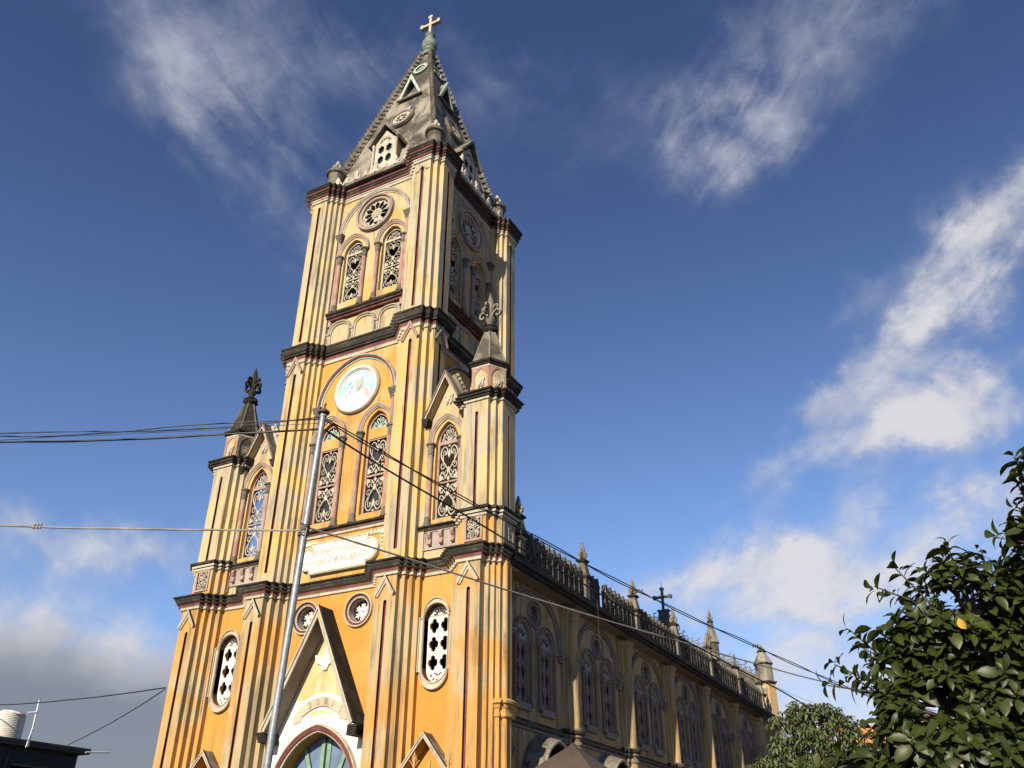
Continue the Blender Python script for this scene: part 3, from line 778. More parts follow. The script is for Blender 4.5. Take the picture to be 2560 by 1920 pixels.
mb = MB(); mb.box(-3.2, 3.2, -2.75, 2.75, 25.92, 26.06, 'weathered_stone'); mb.box(-2.75, 2.75, -3.2, -2.752, 25.92, 26.06, 'weathered_stone'); mb.box(-2.75, 2.75, 2.752, 3.2, 25.92, 26.06, 'weathered_stone'); mb.build('tower_deck', church, (0, H, 0))

# ---- windows with colonnettes (built at u = 0, wall plane y = 0)
def column(x, z0, z1, y, r, mat, cap='capital_stone', caph=.40):
    mb = MB()
    mb.lathe([(r*1.75, 0), (r*1.75, .05), (r*1.45, .08), (r*1.5, .13), (r*1.1, .20), (r*1.25, .28), (r*1.05, .33)], 0, 0, cap, 12)
    mb.lathe([(r, .30), (r, z1-z0-caph)], 0, 0, mat, 12)
    mb.lathe([(r*1.05, z1-z0-caph-.02), (r*1.25, z1-z0-caph+.02), (r*1.1, z1-z0-caph+.08), (r*1.35, z1-z0-caph+.16), (r*1.15, z1-z0-caph+.22), (r*1.45, z1-z0-.12), (r*1.35, z1-z0-.09), (r*1.9, z1-z0-.06), (r*1.9, z1-z0)], 0, 0, cap, 12)
    return mb, (x, y, z0)
def window(hw, z0, zs, za, ohw, ozs, oza, cx, c0, c1, colmat, fmat, bars, tymp, gmat, tymat, band=None, pane='dark_glass', rw=.034, paned=.24):
    fr = .065
    mb = MB()
    holes = []
    zz = [z0+fr]+[b for b in bars]
    cur = z0+fr
    tz = zs+.02
    rects = []
    for b, bw_ in bars:
        rects.append((cur, b-bw_/2)); cur = b+bw_/2
    rtop = (band[0] if band else tz-.05)
    rects.append((cur, rtop))
    for a, b in rects: holes.append([(-hw+fr, a), (-hw+fr, b), (hw-fr, b), (hw-fr, a)])
    tbase = band[1] if band else tz+.05
    tyo = [(-hw+fr, tbase)]+[(x, z) for x, z in arc_pts(hw-fr, max(zs, tbase), za-fr*1.3, 8)]+[(hw-fr, tbase)]
    holes.append(tyo)
    mb.plate(arch_open(hw+.015, z0-.01, zs, za+.015), holes, .13, .07, fmat)
    if band: mb.box(-hw+fr*.5, hw-fr*.5, .10, .135, band[0]+.05, band[1]-.03, 'orange_plaster_upper')
    win = mb.build('window', church)
    mb = MB()
    for i, (a, b) in enumerate(rects):
        scroll_panel(mb, 0, (a+b)/2, 2*(hw-fr), (b-a)*.98, .15, .035, rw, gmat, flip=(i == 0))
    mb.build('scroll_grille', win)
    mb = MB(); tymp_panel(mb, hw-fr, tbase, za-fr*1.3, .15, .035, rw*.85, tymat); mb.build('tympanum_grille', win)
    mb = MB()
    ap = arch_open(ohw-.11, c1, max(ozs, c1+.01), oza-.13)
    mb.sweep(ap, [(-.035, 0), (-.03, .045), (0, .06), (.01, .085)], FRONT, False, 'cream_trim')
    mb.sweep(ap, [(.01, .085), (.04, .10), (.07, .095)], FRONT, False, colmat)
    mb.sweep(ap, [(.07, .095), (.085, .12), (.12, .12), (.13, .0)], FRONT, False, 'grey_trim')
    mb.build('arch_moulding', win, smooth=40)
    for sx in (-1, 1):
        m, l = column(sx*cx, c0, c1, -.07, .085, colmat); m.build('column', win, l, smooth=40)
    if pane:
        mb = MB(); mb.plate(arch_open(hw, z0, zs, za), [], paned, .01, pane); mb.build('pane', win)
    return win
def place_win(w, cx, k):
    c, s = math.cos(k*PI/2), math.sin(k*PI/2)
    x, y = cx, .58-H
    return dict(loc=(x*c-y*s, H+x*s+y*c, 0), rz=k*PI/2)
bel = window(.45, 20.02, 22.42, 23.02, .80, 22.35, 23.32, .625, 19.56, 22.32, 'pink_paint', 'cream_trim', [(21.12, .05)], 1, 'cast_tracery', 'cast_tracery', pane=None, rw=.027)
bel.location = place_win(bel, -.95, 0)['loc']
for cx, k in ((.95, 0), (-.95, 1), (.95, 1)): copy_tree(bel, church, **place_win(bel, cx, k))
mid = window(.44, 10.74, 13.95, 14.55, .75, 13.9, 14.85, .655, 10.45, 13.82, 'pink_paint', 'pink_paint', [(12.14, .07)], 1, 'cast_tracery', 'green_tracery', band=(13.50, 13.97), pane='dark_glass', rw=.030)
mid.location = place_win(mid, -1.05, 0)['loc']
copy_tree(mid, church, **place_win(mid, 1.05, 0))
# big relief arches with bracket capitals
def relief_arch(zs, za, mat2, k):
    mb = MB()
    ap = arch_open(1.62, zs-.02, zs, za-.17, n=16)[1:-1]
    mb.sweep(ap, [(-.03, 0), (-.03, .03), (0, .05), (.02, .05)], FRONT, False, 'teal_paint' if k == 0 and mat2 == 'maroon_paint' else 'cream_trim')
    mb.sweep(ap, [(.02, .05), (.03, .09), (.09, .10)], FRONT, False, mat2)
    mb.sweep(ap, [(.09, .10), (.10, .12), (.15, .12), (.17, 0)], FRONT, False, 'grey_trim')
    for sx in (-1, 1):
        for q in range(5):
            e = .02*q
            mb.box(sx*1.70-.10-e, sx*1.70+.10+e, -.12-e, .0, zs-.42+.085*q, zs-.42+.085*(q+1)-.003*(q < 4), 'capital_stone')
        mb.lathe([(.075, zs-4.6), (.075, zs-.40)], sx*1.70, -.05, 'pink_paint', 10)
    mb.v = [(x, y+.58-H, z) for x, y, z in mb.v]
    return mb.build('relief_arch', church, *on_side(k), smooth=35)
for k in (0, 1): relief_arch(23.5, 25.32, 'grey_trim', k); relief_arch(15.3, 17.18, 'maroon_paint', k)
# rose windows
def rose():
    mb = MB()
    mb.sweep(circ(0, 0, .72, 40), [(-.04, -.02), (-.03, .06), (.0, .09), (.03, .09)], FRONT, True, 'cream_trim')
    mb.sweep(circ(0, 0, .72, 40), [(.03, .09), (.05, .06), (.10, .06), (.11, .13)], FRONT, True, 'pink_paint')
    mb.sweep(circ(0, 0, .72, 40), [(.11, .13), (.15, .16), (.20, .15), (.215, 0)], FRONT, True, 'grey_trim')
    mb.sweep(circ(0, 0, .72, 40), [(-.03, .06), (-.03, -.1)], FRONT, True, 'cream_trim')
    r = mb.build('rose_window', church, smooth=35)
    holes = [petal(0, 0, .22, .655, k*PI/6, .235) for k in range(12)]+[circ(.635*math.sin((k+.5)*PI/6), .635*math.cos((k+.5)*PI/6), .040, 8) for k in range(12)]
    holes += [circ(.15*math.sin(k*PI/4), .15*math.cos(k*PI/4), .035, 7) for k in range(8)]+[circ(.07*math.sin(k*PI/2), .07*math.cos(k*PI/2), .026, 6) for k in range(4)]
    t = MB(); t.plate(circ(0, 0, .71, 40), holes, .03, .06, 'cast_tracery'); t.build('tracery', r)
    return r
r0 = rose(); r0.location = (0, .58, 24.12)
copy_tree(r0, church, (H-.58, H, 24.12), PI/2)
# sills, blind arcade
for k in (0, 1):
    mb = MB()
    P = [(0, 0), (.12, .02), (.14, .10), (.20, .12), (.20, .2), (.27, .24), (.27, .33), (0, .40)]
    ms = ['maroon_paint', 'maroon_paint', 'maroon_paint', 'moldy_stone', 'maroon_paint', 'moldy_stone', 'moldy_stone']
    mb.sweep([(1.80, .58), (-1.80, .58)], [(o, 19.14+d) for o, d in P], PLAN, False, ms)
    T(mb).build('sill', church, *on_side(k))
    mb = MB()
    for cx in (-1.17, 0, 1.17):
        ap = arch_open(.46, 18.06, 18.60, 18.99, cx)
        ap2 = [(x, z) for x, z in ap]
        mb.sweep(ap2, [(-.05, 0), (-.05, .05), (-.01, .065), (0, .04), (.03, .10), (.06, .10), (.065, .06), (.09, .085), (.11, .0)], FRONT, False, ['cream_trim', 'cream_trim', 'weathered_stone', 'cream_trim', 'cream_trim', 'weathered_stone', 'cream_trim', 'grey_trim'])
    for cx in (-1.72, -.585, .585, 1.72):
        w_ = .10
        mb.box(cx-w_, cx+w_, -.07, 0, 18.05, 18.50, 'cream_trim'); mb.box(cx-w_-.025, cx+w_+.025, -.12, 0, 18.503, 18.54, 'grey_trim'); mb.box(cx-w_-.015, cx+w_+.015, -.11, 0, 18.56, 18.60, 'grey_trim')
        mb.plate(foil(cx, 18.28, .065, 6, .16), [circ(cx, 18.32, .02, 6), circ(cx, 18.24, .02, 6)], -.095, .03, 'capital_stone')
    mb.v = [(x, y+.58-H, z) for x, y, z in mb.v]
    mb.build('blind_arcade', church, *on_side(k))
mb = MB()
P = [(0, 0), (.06, .02), (.07, .09), (.12, .12), (.12, .17), (.20, .20), (.20, .27), (0, .32)]
mb.sweep([(1.80, .58), (-1.80, .58)], [(o, 10.16+d) for o, d in P], PLAN, False, ['cream_trim', 'cream_trim', 'cream_trim', 'maroon_paint', 'moldy_stone', 'moldy_stone', 'moldy_stone'])
mb.build('sill', church)
# bishop medallion
mb = MB()
mb.sweep(circ(0, 0, .88, 48), [(-.07, -.0), (-.07, .04), (-.04, .05), (-.03, .09), (.04, .13)], FRONT, True, 'white_plaster')
mb.sweep(circ(0, 0, .88, 48), [(.04, .13), (.09, .13), (.14, .08), (.15, -.02)], FRONT, True, ['cream_trim', 'grey_trim', 'grey_trim'])
med = mb.build('medallion', church, (0, .58, 15.72), smooth=35)
mb = MB()
def L2(L, y, m, t=.008): mb.plate(L, [], y, t, m)
L2(circ(0, 0, .82, 40), -.010, 'picture_blue')
L2([(-.62, -.50), (-.38, -.10), (-.12, .05), (.30, .05), (.55, -.14), (.66, -.46), (.50, -.62), (.2, -.78), (-.2, -.78), (-.45, -.66)], -.018, 'picture_white')
L2([(.22, .06), (.50, -.08), (.66, -.42), (.52, -.52), (.38, -.34), (.30, -.12)], -.026, 'picture_red')
L2([(-.30, .02), (-.48, -.12), (-.56, -.30), (-.44, -.26), (-.28, -.10)], -.026, 'picture_red')
L2([(-.10, .36), (-.14, .12), (-.20, .0), (-.06, -.10), (.06, -.14), (.16, -.06), (.26, .04), (.22, .20), (.20, .38)], -.026, 'picture_grey')
L2([(-.06, .40), (-.08, .26), (-.02, .12), (.06, .06), (.14, .12), (.19, .26), (.17, .40)], -.034, 'picture_skin')
L2([(-.06, .18), (-.03, .04), (.06, -.05), (.15, .04), (.18, .18), (.10, .13), (.06, .16), (.02, .13)], -.042, 'picture_grey')
L2([(-.09, .40), (-.11, .56), (.05, .78), (.21, .58), (.20, .40)], -.034, 'picture_white')
for ex in (.01, .11): L2(circ(ex, .305, .014, 6, .009), -.042, 'picture_grey')
L2([(-.40, -.05), (-.36, -.05), (-.40, -.60), (-.44, -.60)], -.034, 'picture_white')
mb.sweep([(-.38, -.05), (-.39, .08)]+[(-.34+.11*math.cos(a), .22+.13*math.sin(a)) for a in [PI*1.15-i*.45 for i in range(11)]]+[(-.34, .20)], [(-.02, .03), (-.02, .045), (.02, .045), (.02, .03)], FRONT, False, 'picture_white')
mb.sweep([(-.20, -.30), (-.05, -.42), (.10, -.44), (.22, -.36), (.30, -.44)], [(-.012, .018), (0, .032), (.012, .018)], FRONT, False, 'picture_red')
mb.sweep([(-.66, -.10), (-.62, -.30), (-.66, -.42)], [(-.05, .010), (0, .02), (.05, .010)], FRONT, False, 'picture_white')
mb.build('bishop_picture', med)
# plaque
pq = [(-1.17, 8.88), (-1.17, 9.02), (-1.22, 9.02)]+[(-1.24-.37*math.sin(PI*i/12), 9.42-.40*math.cos(PI*i/12)) for i in range(0, 13)]+[(-1.22, 9.82), (-1.17, 9.82), (-1.17, 9.96)]
pq = pq+[(-x, z) for x, z in reversed(pq)]
mb = MB(); mb.plate(pq, [], .44, .15, 'plaque_white')
mb.sweep(pq, [(-.02, -.44), (-.02, -.42), (-.045, -.42), (-.045, -.44)], FRONT, True, 'cream_trim'); mb.sweep(pq, [(-.075, -.44), (-.075, -.43), (-.09, -.43), (-.09, -.44)], FRONT, True, 'cream_trim')
pl_ = mb.build('inscription_plaque', church)
mb = MB()
mb.text('TÊA GHÁC TI NGHIÊN XI', .30, .427, .022, 'letter_pink', .02, 9.60, .74)
mb.text('GIÁO HỌ ĐÔNG BIÊN', .27, .427, .022, 'letter_pink', .0, 9.24, .66)
for sx in (-1, 1):
    for q in range(5):
        mb.sweep(catmull([(sx*(.88+.12*q), 9.22+.02*q), (sx*(.93+.12*q), 9.30), (sx*(.97+.12*q), 9.22), (sx*(.93+.12*q), 9.18)], 3), [(-.012, -.437), (0, -.42), (.012, -.437)], FRONT, False, 'letter_grey')
mb.build('lettering', pl_)
for sx in (-1, 1):
    mb = MB()
    for q in range(5):
        x = 1.70-.15*q; mb.plate([(sx*(x), 10.10), (sx*(x-.12), 10.02-.02*q), (sx*(x-.20), 9.93), (sx*(x-.05), 9.95), (sx*(x+.02), 10.02)], [], .545, .035, 'green_tracery')
        z = 10.0-.14*q; mb.plate([(sx*1.75, z), (sx*1.62, z-.02), (sx*(1.60+.02*q), z-.14), (sx*1.70, z-.08)], [], .542, .035, 'green_tracery')
    mb.build('leaf_relief', church)

# ---- spire
ZB0, ZT0, AB, AT = 26.05, 36.95, 2.74, .10
def sa(z): return AB+(AT-AB)*(z-ZB0)/(ZT0-ZB0)
mb = MB()
mb.prism([(-AB, -AB), (AB, -AB), (AB, AB), (-AB, AB)], ZB0, ZT0, 'spire_stucco', top=[(-AT, -AT), (AT, -AT), (AT, AT), (-AT, AT)])
spire = mb.build('spire', church, (0, H, 0))
slope = math.atan2(AB-AT, ZT0-ZB0)
# ridge rolls with leafy cresting
for k in range(4):
    mb = MB()
    dx, dy = (1, -1)
    c, s = round(math.cos(k*PI/2)), round(math.sin(k*PI/2))
    d = Vector((dx*c-dy*s, dx*s+dy*c)).normalized()
    def rp(z, o=0): q = sa(z)*math.sqrt(2)+o; return Vector((d.x*q, d.y*q, z))
    mb.tube([rp(ZB0, .0), rp(ZT0, .0)], [.075, .05], 'spire_stucco', 6)
    n = 36
    for i in range(n):
        z = ZB0+.18+(ZT0-ZB0-.5)*i/(n-1)
        sc = 1.12-.28*i/n
        L = [(0, -.13), (.13, -.10), (.25, .0), (.27, .12), (.22, .20), (.30, .32), (.16, .28), (.10, .18), (.13, .10), (.06, .04), (0, .14)]
        side = Vector((-d.y, d.x, 0))
        def mpp(u, v, w, z=z, side=side, sc=sc):
            b = rp(z); return tuple(b+Vector((d.x*u*sc, d.y*u*sc, v*sc))+side*w)
        mb.plate(L, [], -.035, .07, 'weathered_stone', mpp)
        mb.plate([(.02, -.10), (.16, -.06), (.2, .06), (.1, .12), (.02, .05)], [], -.10, .20, 'weathered_stone', mpp)
    mb.build('ridge_cresting', spire)
# fleur cresting along the eaves (front and right side)
for k in range(4):
    mb = MB()
    for i in range(9):
        x = -2.0+.5*i
        big = (i % 2 == 0)
        mb.plate(fleur(.50 if big else .36, .62 if big else .42, x, 26.04), [], -3.19, .07, 'cast_tracery')
    mb.box(-2.2, 2.2, -3.19, -3.12, 26.03, 26.12, 'cream_trim')
    mb.build('eave_cresting', church, *on_side(k))
# dormers
def spire_dormer(k):
    yf = .72-H
    mb = MB()
    body = [(-.60, 26.5), (-.60, 28.35), (0, 29.15), (.60, 28.35), (.60, 26.5)]
    quat = [foil(sx*.205, z, .165, 6, .235, .22) for sx in (-1, 1) for z in (27.30, 27.90)]
    fan = [petal(0, 28.26, .16, .36, a*.42, .075) for a in (-3, -2, -1, 0, 1, 2, 3)]
    mb.plate([(-.52, 26.92), (-.52, 28.35), (0, 28.98), (.52, 28.35), (.52, 26.92)], quat+fan, yf, .06, 'cast_tracery')
    dm = mb.build('dormer', church, (0, H, 0), k*PI/2)
    mb = MB()
    mb.plate([(-.50, 26.8), (-.50, 28.3), (0, 28.9), (.50, 28.3), (.50, 26.8)], [], yf+.12, .03, 'teal_glass'); mb.build('pane', dm)
    mb = MB()
    n = len(body); y1 = yf+1.3
    mb.prism([(-.60, yf+.03), (-.52, yf+.03), (-.52, y1), (-.60, y1)], 26.4, 28.36, 'yellow_plaster_top')
    mb.prism([(.60, yf+.03), (.52, yf+.03), (.52, y1), (.60, y1)], 26.4, 28.36, 'yellow_plaster_top')
    mb.box(-.62, .62, yf-.03, yf+.5, 26.62, 26.93, 'cast_tracery')
    mb.build('dormer_wall', dm)
    mb = MB()
    hood_prism(mb, [(-.86, 28.22), (0, 29.42), (.86, 28.22), (.78, 28.14), (0, 29.24), (-.78, 28.14)], yf-.16, yf+1.5, 'spire_stucco', 'weathered_stone', 'cream_trim')
    mb.sweep([(-.80, 28.16), (0, 29.30), (.80, 28.16)], [(-.05, -yf+.13), (-.05, -yf+.19), (.0, -yf+.20), (.03, -yf+.22), (.07, -yf+.22), (.07, -yf+.13)], FRONT, False, 'weathered_stone', capends=True)
    mb.build('dormer_roof', dm)
    mb = MB()
    for sx in (-1, 1):
        mb.lathe([(.10, 26.62), (.10, 26.72), (.065, 26.78), (.06, 28.08), (.085, 28.14), (.095, 28.24)], sx*.60, yf-.02, 'cast_tracery', 10)
    mb.build('column', dm, smooth=40)
    # rosette lying on the slope above
    def onslope(zc):
        def f(u, v, d):
            z = zc+v*math.cos(slope)
            yy = -sa(zc)+v*math.sin(slope)
            return (u, yy+d*math.cos(slope), z+d*math.sin(slope)*-1)
        return f
    mb = MB(); mp = onslope(30.62)
    hs = [petal(0, 0, .07, .36, q*PI/3, .17) for q in range(6)]+[petal(0, 0, .22, .40, (q+.5)*PI/3, .075) for q in range(6)]
    mb.plate(circ(0, 0, .46, 32), hs, -.12, .09, 'cast_tracery', mp)
    mb.plate(circ(0, 0, .62, 32), [circ(0, 0, .455, 32)], -.16, .20, 'weathered_stone', mp)
    mb.plate(circ(0, 0, .66, 32), [circ(0, 0, .58, 32)], -.10, .12, 'weathered_stone', mp)
    mb.plate(circ(0, 0, .46, 24), [], -.018, .02, 'dark_inside', mp)
    mb.plate([(-.22, .78), (-.02, .70), (.24, .80), (.30, .98), (.10, .90), (-.05, .92), (-.18, .86)], [], -.05, .06, 'teal_paint', mp)
    mb.build('rosette', church, (0, H, 0), k*PI/2)
    # triangular dormer
    yt = 2.13-H
    mb = MB()
    tri = [(-.68, 32.46), (0, 34.08), (.68, 32.46)]
    tin = [(-.48, 32.58), (0, 33.72), (.48, 32.58)]
    mb.plate(tri, [tin], yt-.04, .07, 'teal_paint')
    mb.sweep([(-.70, 32.43), (.70, 32.43)], [(-.03, -yt), (-.03, -yt+.10), (.03, -yt+.12), (.04, -yt)], FRONT, False, 'weathered_stone', capends=True)
    td = mb.build('spire_vent', church, (0, H, 0), k*PI/2)
    mb = MB()
    vs = [(x, y, z) for y in (yt+.03, yt+.75) for x, z in [(-.66, 32.47), (0, 34.05), (.66, 32.47), (.50, 32.47), (0, 33.75), (-.50, 32.47)]]
    fs = []
    for i in range(6):
        j = (i+1) % 6; fs.append((i, j, 6+j, 6+i))
    mb.add(vs, fs, 'spire_stucco'); mb.build('vent_roof', td, recalc=False)
    mb = MB(); mb.plate(tin, [], yt+.5, .02, 'dark_inside'); mb.build('vent_opening', td)
    # small roundel near the top
    mb = MB(); mp = onslope(35.12)
    mb.plate(circ(0, 0, .40, 28), [circ(0, 0, .27, 24)], -.10, .12, 'teal_paint', mp)
    mb.plate(circ(0, 0, .44, 28), [circ(0, 0, .36, 28)], -.06, .08, 'weathered_stone', mp)
    mb.plate(circ(0, 0, .28, 20), [], -.03, .02, 'moldy_stone', mp)
    mb.sweep(catmull([(-.16, -.12), (-.02, .12), (.12, .14), (.14, .02), (.02, -.02), (.04, -.16)], 3), [(-.03, .03), (-.03, .07), (.03, .07), (.03, .03)], lambda u, v, d: mp(u, v, -d), False, 'teal_paint', capends=True)
    mb.build('roundel', church, (0, H, 0), k*PI/2)
spire_dormer(0); spire_dormer(1)
# ball and cross
mb = MB()
mb.lathe([(.24, 36.72), (.30, 36.80), (.26, 36.92), (.33, 37.0), (.30, 37.12), (.36, 37.2), (.40, 37.42), (.38, 37.62), (.28, 37.86), (.21, 37.96), (.24, 38.02), (.20, 38.10), (.25, 38.18), (.27, 38.26), (.20, 38.30)], 0, 0, 'verdigris', 18)
mb.sweep(list(reversed([(-.27, -.27), (.27, -.27), (.27, .27), (-.27, .27)])), [(-.1, 36.66), (.02, 36.68), (.04, 36.8), (-.1, 36.84)], PLAN, True, 'verdigris')
mb.build('finial_ball', spire, smooth=45)
def cross(mb, cx, y, z0, z1, za, hw, t, d, mat):
    e = t*1.75
    mb.box(cx-t, cx+t, y-d, y+d, z0, z1, mat)
    mb.box(cx-hw, cx-t, y-d+.003, y+d-.003, za-t, za+t, mat); mb.box(cx+t, cx+hw, y-d+.003, y+d-.003, za-t, za+t, mat)
    for ux, uz, a in ((cx-hw, za, 0), (cx+hw, za, 0), (cx, z1, 1)):
        mb.plate([(ux+px*e, uz+pz*e) for px, pz in ([(-.5, -1), (.5, -1), (.95, 0), (.5, 1), (-.5, 1), (-.95, 0)] if not a else [(-1, -.5), (-1, .5), (0, .95), (1, .5), (1, -.5), (0, -.95)])], [], y-d-.02, 2*d+.04, mat)
mb = MB(); cross(mb, 0, 0, 38.28, 39.68, 39.13, .50, .075, .085, 'cream_trim')
mb.build('cross', spire)
mb = MB(); mb.tube([(.12, .10, 38.3), (.30, .12, 40.4)], [.022, .008], 'dark_iron', 5); mb.build('lightning_rod', spire)
# pots on the corner piers
mb = MB()
mb.lathe([(.31, 26.02), (.33, 26.1), (.33, 27.32), (.34, 27.38), (.43, 27.44), (.44, 27.55), (.38, 27.60), (.34, 27.68), (.2, 27.80), (.05, 27.86)], 0, 0, 'turret_stone', 20)
pot = mb.build('corner_pot', church, (2.62, .72, 0), smooth=40)
mb = MB()
for a in (0, PI/3, 2*PI/3):
    c, s = math.cos(a), math.sin(a)
    mb.plate(fleur(.42, .58, 0, 27.76), [], -.03, .06, 'cast_tracery', lambda u, v, d: (u*c-d*s, u*s+d*c, v))
mb.build('leaf_finial', pot)
for x, y in ((-2.62, .72), (2.62, 2*H-.72), (-2.62, 2*H-.72)): copy_tree(pot, church, (x, y, 0))

# ---- turrets over the outer buttresses
TCX, TCY = 5.475, .70
tp = [(-.415, -.75), (.415, -.75), (.415, -.575), (.595, -.575), (.595, -.415), (.77, -.415), (.77, .415), (.595, .415), (.595, .575), (.415, .575), (.415, .75),
      (-.415, .75), (-.415, .575), (-.595, .575), (-.595, .415), (-.77, .415), (-.77, -.415), (-.595, -.415), (-.595, -.575), (-.415, -.575)]
def turret(moldy):
    sm = 'pier_plaster_top'
    mb = MB(); mb.prism(tp, 8.4, 9.62, 'pier_plaster')
    t = mb.build('turret', church)
    sw, sd = .055, .10
    pn = [(-.415, -.75), (-sw, -.75), (-sw, -.65), (sw, -.65), (sw, -.75), (.415, -.75), (.415, -.575), (.595, -.575), (.595, -.415), (.77, -.415), (.77, -sw), (.67, -sw), (.67, sw), (.77, sw)]+tp[6:]
    ed = {1: 'maroon_paint', 2: 'maroon_paint', 3: 'pink_paint', 10: 'maroon_paint', 11: 'maroon_paint', 12: 'pink_paint'}  # pink on one slot side paints in the sunlit part of the maroon
    mb = MB(); mb.prism(pn, 9.8, 13.12, sm, ed, caps=(0, 0)); mb.prism(tp, 13.12, 13.7, sm)
    mb.build('shaft', t)
    mb = MB()
    rp_ = list(reversed(tp))
    P = [(0, -.03), (.05, 0), (.055, .07), (.10, .09), (.11, .16), (.16, .19), (.17, .25), (.14, .28), (0, .34), (-.3, .36)]
    mb.sweep(rp_, [(o, 9.56+d) for o, d in P], PLAN, True, ['cream_trim', 'cream_trim', 'moldy_stone', 'cream_trim', 'moldy_stone', 'moldy_stone', 'black_mold', 'moldy_stone', 'moldy_stone'])
    mb.build('ledge', t)
    mb = MB()
    P = [(0, -.02), (.05, 0), (.055, .07), (.10, .09), (.11, .15), (.16, .17), (.17, .23), (.22, .25), (.22, .31), (.14, .35), (-.3, .44)]
    mb.sweep(rp_, [(o, 13.50+d) for o, d in P], PLAN, True, ['cream_trim', 'cream_trim', 'moldy_stone', 'moldy_stone', 'moldy_stone', 'moldy_stone', 'moldy_stone', 'black_mold', 'black_mold', 'black_mold'])
    mb.build('cornice', t)
    for rz in (0, PI/2):        # carved panel of the pedestal
        mb = MB()
        mb.plate([(-.31, 8.80), (-.31, 9.54), (.31, 9.54), (.31, 8.80)], [[(-.24, 8.87), (-.24, 9.47), (.24, 9.47), (.24, 8.87)]], -.79, .04, 'pink_paint')
        rnd = random.Random(3)
        hs = [foil(rnd.uniform(-.2, .2), rnd.uniform(8.92, 9.42), rnd.uniform(.016, .03), 3, None, .5, 10) for _ in range(60)]
        mb.plate([(-.245, 8.865), (-.245, 9.475), (.245, 9.475), (.245, 8.865)], [], -.755, .01, 'moldy_stone')
        for q in hs: mb.plate(q, [], -.775, .02, 'cast_tracery')
        for sx in (-1, 1):
            for q in range(3):
                cz = 8.97+.2*q
                ribbon(mb, catmull([(sx*.03, cz-.08), (sx*.13, cz-.04), (sx*.18, cz+.05), (sx*.10, cz+.09), (sx*.06, cz+.03)], 3), .022, -.78, .02, 'cast_tracery')
        mb.box(-.012, .012, -.785, -.76, 8.9, 9.44, 'cream_trim')
        mb.build('carved_panel', t, (0, 0, 0), rz if rz == 0 else rz)
        if rz: t.children[-1].location = (0, 0, 0)
    hx = [(.62*math.cos(PI/3*i), .62*math.sin(PI/3*i)) for i in range(6)]
    mb = MB(); mb.prism(hx, 13.8, 14.95, 'moldy_hex' if moldy else 'pier_plaster_upper')
    ap = .62*math.cos(PI/6)
    hxo = mb.build('lantern', t)
    for i, a in enumerate((0, PI/3, -PI/3)):
        mb = MB(); y = -ap
        fm = ('pink_paint', 'yellow_plaster_top') if not (moldy and i == 1) else ('weathered_stone', 'moldy_stone')
        mb.plate([(-.31, 13.85), (-.31, 14.93), (.31, 14.93), (.31, 13.85)], [arch_open(.235, 13.88, 14.45, 14.82)], y-.035, .033, fm[0])
        mb.plate(arch_open(.24, 13.87, 14.45, 14.83), [], y-.006, .004, fm[1])
        mask_relief(mb, 0, 14.28, .36, y-.006, 'cast_tracery' if not (moldy and i == 1) else 'weathered_stone')
        mb.build('blind_panel', t, (0, 0, 0), a)
    rh = list(reversed(hx))
    mb = MB()
    P = [(0, -.08), (.045, -.06), (.05, .0), (.09, .02), (.10, .07), (.15, .10), (.16, .16), (.10, .22), (-.2, .26)]
    mb.sweep(rh, [(o, 14.92+d) for o, d in P], PLAN, True, ['cream_trim', 'cream_trim', 'black_mold', 'black_mold', 'moldy_stone', 'black_mold', 'black_mold', 'black_mold'])
    mb.build('eave', t)
    rm = 'turret_stone'
    hb = [(x*1.02, y*1.02) for x, y in hx]; ht = [(x*.30, y*.30) for x, y in hx]
    mb = MB(); mb.prism(hb, 15.12, 16.55, rm if not moldy else 'moldy_stone', top=ht)
    for (x, y), (x2, y2) in zip(hb, ht): mb.tube([(x, y, 15.12), (x2, y2, 16.55)], [.035, .025], 'weathered_stone', 5)
    mb.build('turret_roof', t)
    mb = MB(); fm = 'weathered_stone' if not moldy else 'moldy_stone'
    mb.lathe([(.20, 16.5), (.30, 16.58), (.31, 16.64), (.26, 16.70), (.30, 16.74), (.18, 16.80)], 0, 0, 'black_mold', 6)
    mb.lathe([(.11, 16.78), (.10, 16.90), (.165, 17.04), (.165, 17.12), (.10, 17.26), (.085, 17.38), (.13, 17.52), (.14, 17.64), (.11, 17.86), (.06, 18.06), (.01, 18.24)], 0, 0, fm, 8)
    for a in (0, PI/2):
        c, s_ = math.cos(a), math.sin(a)
        def mpf(u, v, d, c=c, s_=s_): return (u*c+d*s_, u*s_-d*c, v)
        for sx in (-1, 1):
            for L, w in (([(.07, 17.24), (.15, 17.38), (.28, 17.46), (.39, 17.38), (.39, 17.25), (.29, 17.20), (.25, 17.28)], .030), ([(.10, 17.54), (.20, 17.66), (.29, 17.66), (.31, 17.57), (.25, 17.54)], .024)):
                mb.sweep(catmull([(sx*x, z) for x, z in L], 3), [(-w, -.04), (-w, .04), (w, .04), (w, -.04)], mpf, False, fm, profclosed=True, capends=True)
    mb.build('finial', t, smooth=40)
    return t
plaster('moldy_hex', (.40, .33, .24), (.13, .12, .10), (.05, .045, .04), .6, 1.2)
tR = turret(False); tR.location = (TCX, TCY, 0)
tL = turret(True); tL.location = (-TCX, TCY, 0)

